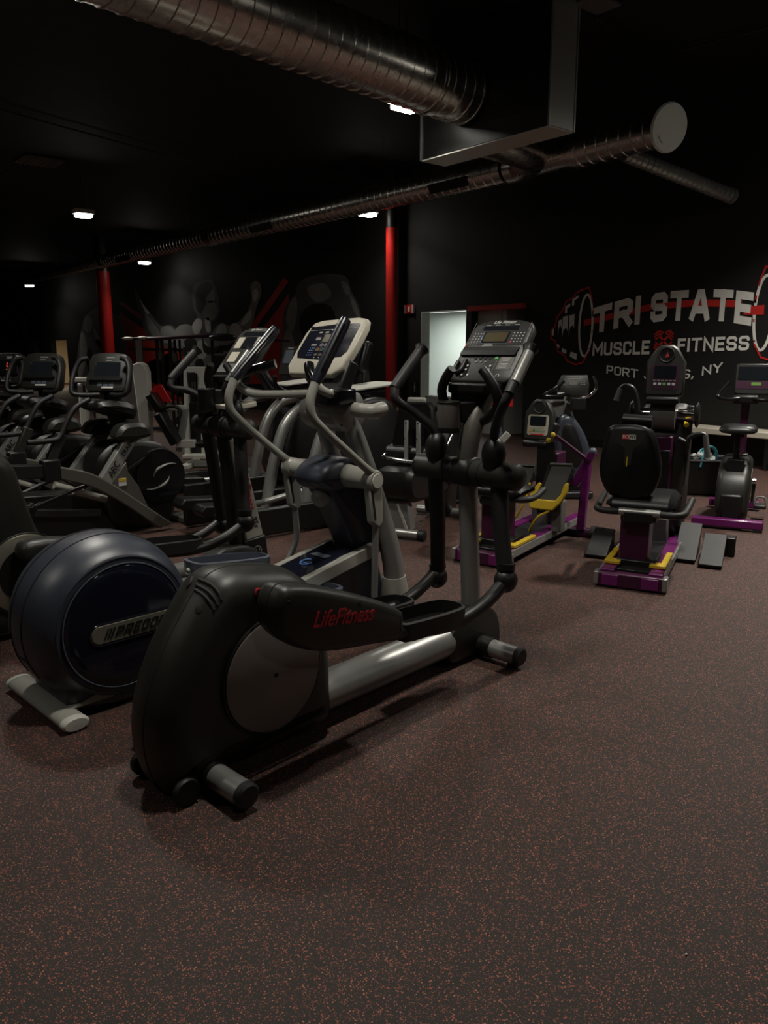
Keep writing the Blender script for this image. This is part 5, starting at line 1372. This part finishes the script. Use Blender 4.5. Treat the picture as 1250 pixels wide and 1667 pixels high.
part('crank', MB().bar((.42, -.155, .34), (.40, -.155, .14), .03, .04), 'chrome', T, .008); part('crank_hub', MB().lathe([(.03, 0), (.028, .03), (.001, .032)], (.42, -.14, .33), (0, -1, 0), 18), 'chrome', T)
part('pedal', MB().box((.40, -.22, .12), (.16, .10, .035)), 'rubber', T, .01); part('pedal_strap', MB().tube([(.40, -.27, .13), (.42, -.25, .19), (.42, -.19, .19), (.40, -.17, .13)], .01, 8, 4), 'grey', T)
lettering('lettering', 'SciFit', B, 'whiteink', (.62, -.131, .38), (1, 0, .1), (-.1, 0, 1), .035, .4, .01)
part('seat_sleeve', MB().bar((.12, 0, .40), (.12, 0, .56), .14, .11), 'black', T, .01); part('seat_post', MB().tube([(.12, 0, .54), (.12, 0, .78)], .024, 14, 1), 'black', T)
part('saddle', MB().puff([(-.02, .79), (.0, .835), (.14, .845), (.36, .83), (.38, .80), (.14, .775)], [(-.145, .028), (-.12, .006), (-.06, 0), (.06, 0), (.12, .006), (.145, .028)], 3), 'vinyl', T)
part('saddle_bracket', MB().box((.12, 0, .765), (.16, .10, .03)), 'black', T)
mst = part('mast', MB().bar((.80, -.02, .48), (.74, -.02, 1.02), .07, .06), 'maroon', T, .008)
part('mast_collar', MB().box((.80, -.02, .50), (.14, .12, .06)), 'black', T, .01)
kV = Vector((.22, 0, 1)).normalized(); kU = Vector((0, -1, 0)); kO = Vector((.74, -.06, 1.21)); kN = kU.cross(kV)
K = part('console', MB().slab(rrect(.30, .28, .03, 4), kO, kU, kV, .08, layers=[(0, .01), (.01, 0), (.06, 0), (.08, .02)]), 'black', T)
part('display', MB().slab(rrect(.25, .12, .008, 2), kO + kV * .05 + kN * .004, kU, kV, .006), 'screen', K); part('purple_band', MB().slab(rrect(.27, .07, .006, 2), kO - kV * .055 + kN * .004, kU, kV, .006), 'maroon', K)
part('green_window', MB().slab(rrect(.08, .028, .004, 2), kO - kV * .045 + kU * .03 + kN * .007, kU, kV, .004), 'lcdgreen', K, label='dim green window')
part('handlebar', MB().tube([(.62, .13, 1.18), (.50, .20, 1.08), (.48, .20, 1.055), (.55, .14, 1.03), (.66, -.02, 1.04), (.55, -.20, 1.03), (.46, -.26, 1.05), (.60, -.22, 1.18)], .018, 12, 5), 'gloss', T)
part('bar_mount', MB().box((.70, -.02, 1.03), (.14, .22, .08)), 'black', T, .02)

# bin with straps
BN = (7.68, 4.02)
T = thing('storage_bin', 'black bin of teal straps and clear wrap on the floor behind the purple trainer', 'bin', loc=(*BN, 0)); T.rotation_euler = (0, 0, R(-52))
part('box_body', MB().faces([[Vector((x * .9, y * .9, .01)) for x, y in ((-.26, -.24), (.26, -.24), (.26, .24), (-.26, .24))], [Vector((x, y, .36)) for x, y in ((-.26, -.24), (.26, -.24), (.26, .24), (-.26, .24))], [Vector((x * .93, y * .93, .36)) for x, y in ((-.26, -.24), (.26, -.24), (.26, .24), (-.26, .24))], [Vector((x * .85, y * .85, .20)) for x, y in ((-.26, -.24), (.26, -.24), (.26, .24), (-.26, .24))]]), 'black', T, .006)
part('rim', MB().tube([(x, y, .36) for x, y in rrect(.52, .48, .03, 3)], .012, 8, 1, closed=True), 'rubber', T)
for k, (dx, hgt, yy) in enumerate(((-.10, .50, -.08), (.06, .48, .02), (.10, .44, .10))):
    tag(part('strap', MB().tube([(BN[0] + dx - .16, BN[1] + yy, .30), (BN[0] + dx - .10, BN[1] + yy, hgt - .06), (BN[0] + dx, BN[1] + yy, hgt), (BN[0] + dx + .10, BN[1] + yy - .02, hgt - .05), (BN[0] + dx + .15, BN[1] + yy, .30)], .010, 8, 5), 'teal', None),
        ('teal strap arched highest over the black bin', 'teal strap looping across the middle of the black bin', 'teal strap lying lowest at the far side of the black bin')[k], 'strap', 'teal straps in the bin')
mb = MB()
for k in range(7):
    mb.tube([(BN[0] + random.uniform(-.12, .12), BN[1] + random.uniform(-.12, .12), .30 + random.uniform(0, .12)) for _ in range(4)], random.uniform(.012, .028), 8, 4)
tag(part('plastic_wrap', mb, 'clear', None), 'crumpled clear plastic wrap lying in the black bin', 'plastic wrap')['kind'] = 'stuff'

# ================================================================== grey machine with dark navy oval
F11 = Frame(6.15, 4.95, -39.5)
T = thing('climber_machine', 'grey and navy upright trainer with oval side cover, under the painted barbell plates', 'cross trainer', F11)
q = lambda pts, w=0: F11.lz(pts, w)
part('oval_cover', MB().puff(q([(905, 690), (912, 676), (925, 674), (940, 690), (955, 722), (957, 755), (945, 775), (925, 778), (908, 760), (900, 725)]), [(-.10, .05), (-.09, .02), (-.06, 0), (.10, 0), (.12, .04)], 4), 'navy', T)
part('oval_inset', MB().puff(q([(912, 695), (918, 688), (928, 690), (940, 712), (945, 745), (935, 760), (920, 755), (910, 730)]), [(-.108, .02), (-.098, 0), (-.09, 0)], 4), 'black', T)
part('grey_body', MB().prism(q([(883, 652), (925, 652), (936, 685), (905, 680), (895, 720), (880, 700)]), -.02, .16), 'grey', T, .02)
part('base_frame', MB().box((.25, .10, .04), (.50, .50, .06)), 'dark', T, .01)
part('lower_body', MB().box((.25, .08, .18), (.36, .20, .26)), 'black', T, .03)
part('mast', MB().bar((.20, .06, .80), (.27, .06, 1.06), .09, .07), 'silver', T, .012)
kO = Vector((.27, -.03, 1.12)); kU, kV = Vector((1, 0, 0)), Vector((0, .25, 1)).normalized(); kN = kU.cross(kV)
kp = lambda a, b, h=.004: kO + kU * a + kV * b + kN * h
K = part('console', MB().slab([(-.15, -.10), (.15, -.10), (.165, .02), (.15, .11), (-.10, .11), (-.145, .03)], kO, kU, kV, .06, layers=[(0, .012), (.008, 0), (.04, 0), (.06, .02)]), 'shell', T)
part('display', MB().slab(rrect(.08, .045, .004, 2), kp(0, .03), kU, kV, .004), 'grey', K); part('name_strip', MB().slab(rrect(.14, .010, .003, 2), kp(0, .088), kU, kV, .004), 'greyink', K); part('name_strip', MB().slab(rrect(.12, .012, .003, 2), kp(0, .066), kU, kV, .004), 'greyink', K)
for a in (-.10, .10):
    b = MB()
    for i in range(3):
        for j in range(3): b.lathe([(.006, 0), (.006, .002)], kp(a - .016 + .016 * i, .045 - .016 * j), kN, 6)
    part('keypad', b, 'greyink', K)
part('side_bar', MB().tube(q([(968, 615), (972, 632), (960, 645), (945, 648)], -.06), .014, 10, 3) if False else MB().tube([F11.w_(x, y, -.06) for x, y in [(966, 612), (971, 630), (960, 644), (945, 648)]], .014, 10, 3), 'chrome', T)
part('handlebar', MB().tube([F11.w_(x, y, -.10) for x, y in [(918, 620), (905, 632), (886, 643), (905, 645), (928, 640)]], .017, 10, 4), 'gloss', T)
part('paper_note', MB().slab(rrect(.07, .04, .004, 1), kp(-.12, -.09, .02), kU, kV, .003), 'whiteink', K)
part('bottle_holder', MB().box((.31, -.10, .95), (.14, .08, .12)), 'dark', T, .01)
# ================================================================== strength corner at the back (x runs across the view, y away from it)
F12 = Frame(4.3, 9.3, -39.5)
T = thing('weight_machine', 'white weight stack machine with tall rounded tower, behind the lettered arc trainer strut', 'weight machine', F12)
part('tower', MB().prism(F12.lz([(214, 594), (226, 589), (235, 594), (240, 606), (246, 735), (234, 737)], 0) + [(-.50, .0), (-.42, .0)][::-1][:0], -.02, .16), 'white', T, .015, 'white rounded tower')
part('tower_foot', MB().box((-.44, .07, .10), (.14, .30, .20)), 'white', T, .02)
part('shroud', MB().box((-.62, .08, .68), (.28, .10, 1.0)), 'grey', T, .01, 'grey weight shroud')
cl = part('side_post', MB().box((-1.26, .07, .56), (.10, .12, 1.10)), 'white', T, .015)
part('top_block', MB().box((-1.27, .05, 1.10), (.19, .14, .06)), 'white', T, .01); part('gauge', MB().box((-1.25, -.02, .98), (.10, .06, .16)), 'dark', T, .02); part('gauge_face', MB().box((-1.25, -.052, .98), (.06, .01, .11)), 'grey', T, .004)
part('lower_panel', MB().box((-.98, .07, .38), (.26, .08, .60)), 'white', T, .01)
for x in (-1.14, -1.10, -1.06): part('guide_rod', MB().tube([(x, .07, .05), (x, .07, 1.05)], .012, 8, 1), 'dark', T)
part('base_beam', MB().box((-.85, .07, .04), (.95, .16, .07)), 'white', T, .01)
part('top_beam', MB().box((-.88, .07, 1.02), (.70, .07, .07)), 'white', T, .01)

F12b = Frame(4.55, 9.1, -39.5)
T = thing('weight_machine', 'white seated press machine with black pads and a red back panel', 'weight machine', F12b)
q = lambda pts, w=0: F12b.lz(pts, w)
part('red_panel', MB().prism(q([(243, 639), (247, 631), (258, 625), (262, 628), (272, 646), (278, 655), (265, 655)]), .05, .09), 'redvinyl', T, .006, 'curved red panel')
part('upper_pad', MB().bar(F12b.w_(246, 641, -.05), F12b.w_(264, 668, -.05), .30, .10, (0, 1, 0)), 'vinyl', T, .02)
part('back_pad', MB().bar(F12b.w_(260, 672, -.08), F12b.w_(288, 722, -.08), .30, .10, (0, 1, 0)), 'vinyl', T, .02)
part('frame_beam', MB().bar(F12b.w_(246, 664, .08), F12b.w_(304, 664, .08), .08, .07), 'white', T, .01); part('frame_post', MB().bar(F12b.w_(302, 664, .08), F12b.w_(292, 735, .08), .08, .08), 'silver', T, .01)
part('handle_loop', MB().tube([F12b.w_(x, y, -.02) for x, y in [(262, 668), (280, 661), (294, 668), (286, 690)]], .022, 10, 4), 'rubber', T)
part('lower_beam', MB().bar(F12b.w_(288, 722, .05), F12b.w_(318, 722, .05), .12, .10), 'white', T, .01)
part('seat', MB().box((.10, -.10, .30), (.40, .35, .07)), 'vinyl', T, .02); part('seat_post', MB().box((.06, 0, .15), (.10, .12, .26)), 'white', T, .01)
part('foot_beam', MB().box((.05, -.05, .035), (.60, .12, .07)), 'white', T, .01)
for s in (-1, 1): part('foot_bar', MB().box((.05 + s * .27, -.05, .03), (.10, .60, .06)), 'white', T, .01)

F12c = Frame(5.0, 9.75, -39.5)
T = thing('weight_machine', 'white framed weight tower with black sideways lettering, beside the red painted stripe', 'weight machine', F12c)
q2_ = lambda pts, w=0: F12c.lz(pts, w)
part('arch_frame', MB().prism(q2_([(300, 597), (334, 597), (339, 690), (341, 765), (330, 765), (328, 690), (322, 608), (306, 606), (309, 690), (311, 765), (302, 765)]), -.05, .08), 'white', T, .008)
part('gauge', MB().prism(q2_([(308, 606), (320, 606), (321, 622), (309, 622)]), -.07, -.03), 'dark', T, .01)
a, b = F12c.w_(330, 684, -.052), F12c.w_(324, 634, -.052)
lettering('lettering', 'Life Fitness', T, 'blackink', (a + b) / 2, b - a, (-1, 0, 0), .075, .35, .012, .002, .42)
part('weight_stack', MB().box(((a.x + b.x) / 2 - .10, .04, .40), (.14, .10, .72)), 'dark', T, .005)
for k in range(3): part('guide_rod', MB().tube([((a.x + b.x) / 2 - .15 + .04 * k, .03, .06), ((a.x + b.x) / 2 - .15 + .04 * k, .03, 1.15)], .010, 8, 1), 'dark', T)
part('foot', MB().box(((a.x + b.x) / 2 - .05, .02, .03), (.42, .40, .06)), 'white', T, .01)

F14 = Frame(6.5, 13.6, -39.5)
T = thing('cable_crossover', 'wide dark cable crossover frame with long red brown top bar below the mural', 'cable machine', F14)
Q = lambda x, y, w=0: F14.w_(x, y, w)
tb = part('top_bar', MB().bar(Q(197, 553), Q(345, 547), .07, .06), 'dark', T, .01); part('top_bar', MB().bar(Q(345, 547), Q(378, 553), .07, .05), 'dark', T, .01); part('top_bar', MB().bar(Q(395, 550), Q(472, 555), .07, .05), 'maroon', T, .01)
part('red_tube', MB().tube([Q(240, 552, -.08), Q(345, 546, -.08)], .035, 10, 1), 'maroon', T)
for (x, m, w_) in ((226, 'silver', .12), (255, 'dark', .06), (263, 'dark', .05), (276, 'dark', .05), (284, 'dark', .03), (292, 'dark', .03), (345, 'dark', .05), (386, 'silver', .07)):
    p0 = Q(x, 553); part('upright', MB().bar((p0.x, 0, p0.z), (p0.x, 0, .03), .08, w_), m, T, .01)
for x, y in ((208, 551), (232, 550), (322, 547)): part('bright_cap', MB().ell(Q(x, y, -.06), (.10, .04, .03)), 'white', T)
part('second_bar', MB().bar(Q(213, 568), Q(300, 570), .06, .05), 'dark', T)
b = MB()
for k in range(4): 
    P = Q(252 + k * 12, 575 + (k % 2) * 6); b.ell(P, (.06, .05, .11))
part('hanging_handle', MB().ell(Q(262, 578), (.06, .05, .12)), 'grey', T); part('hanging_handle', MB().ell(Q(285, 582), (.06, .05, .14)), 'grey', T); part('hanging_handle', MB().ell(Q(300, 574), (.05, .05, .10)), 'grey', T)
for x, y in ((362, 560), (356, 577), (372, 574)): part('weight_peg', MB().bar(Q(x - 8, y), Q(x + 10, y), .04, .04), 'silver', T)
part('bar_pad', MB().ell(Q(362, 549, -.1), (.26, .1, .07)), 'dark', T)
part('foot_beam', MB().box((0, 0, .03), (3.0, .30, .06)), 'dark', T)

# rack with red board and slanted grey bar
F15 = Frame(6.9, 6.55, -39.5)
T = thing('stretch_rack', 'slanted grey rack with small red board and dark grips, just behind the black console', 'rack', F15)
Q = lambda x, y, w=0: F15.w_(x, y, w)
part('red_board', MB().prism(F15.lz([(796, 668), (798, 634), (833, 628), (836, 662)], 0), .02, .06), 'redvinyl', T, .01)
part('slanted_bar', MB().bar(Q(803, 668, -.03), Q(818, 742, -.03), .06, .10), 'blue', T, .01); part('slanted_bar', MB().bar(Q(828, 705, -.08), Q(800, 735, -.08), .05, .08), 'pale', T, .01)
part('grip_bar', MB().tube([Q(790, 668, -.05), Q(800, 661, -.05), (Q(815, 662, -.05)), Q(826, 656, -.05)], .018, 10, 3), 'chrome', T)
part('post', MB().bar((Q(815, 660).x, .04, Q(815, 660).z), (Q(815, 660).x, .04, .03), .08, .08), 'dark', T, .01)
part('foot', MB().box((Q(815, 660).x, 0, .03), (.60, .50, .06)), 'dark', T, .01)
# lean black post with red mark beyond the cup holder
F16 = Frame(5.3, 5.35, -39.5)
T = thing('water_stand', 'narrow black stand with small red mark behind the grey cup holder', 'stand', F16)
x0 = F16.w_(738, 740, 0).x
part('column', MB().box((x0, 0, .44), (.17, .16, .80)), 'black', T, .02); part('top_pan', MB().tube([(x0 - .09, -.02, .90), (x0 - .04, -.09, .90), (x0 + .05, -.08, .90), (x0 + .09, .02, .90)], .025, 10, 4), 'rubber', T)
part('red_mark', MB().box((x0 + .02, -.083, .80), (.05, .008, .035)), 'redink', T); part('foot', MB().box((x0, 0, .02), (.34, .34, .04)), 'black', T, .01)
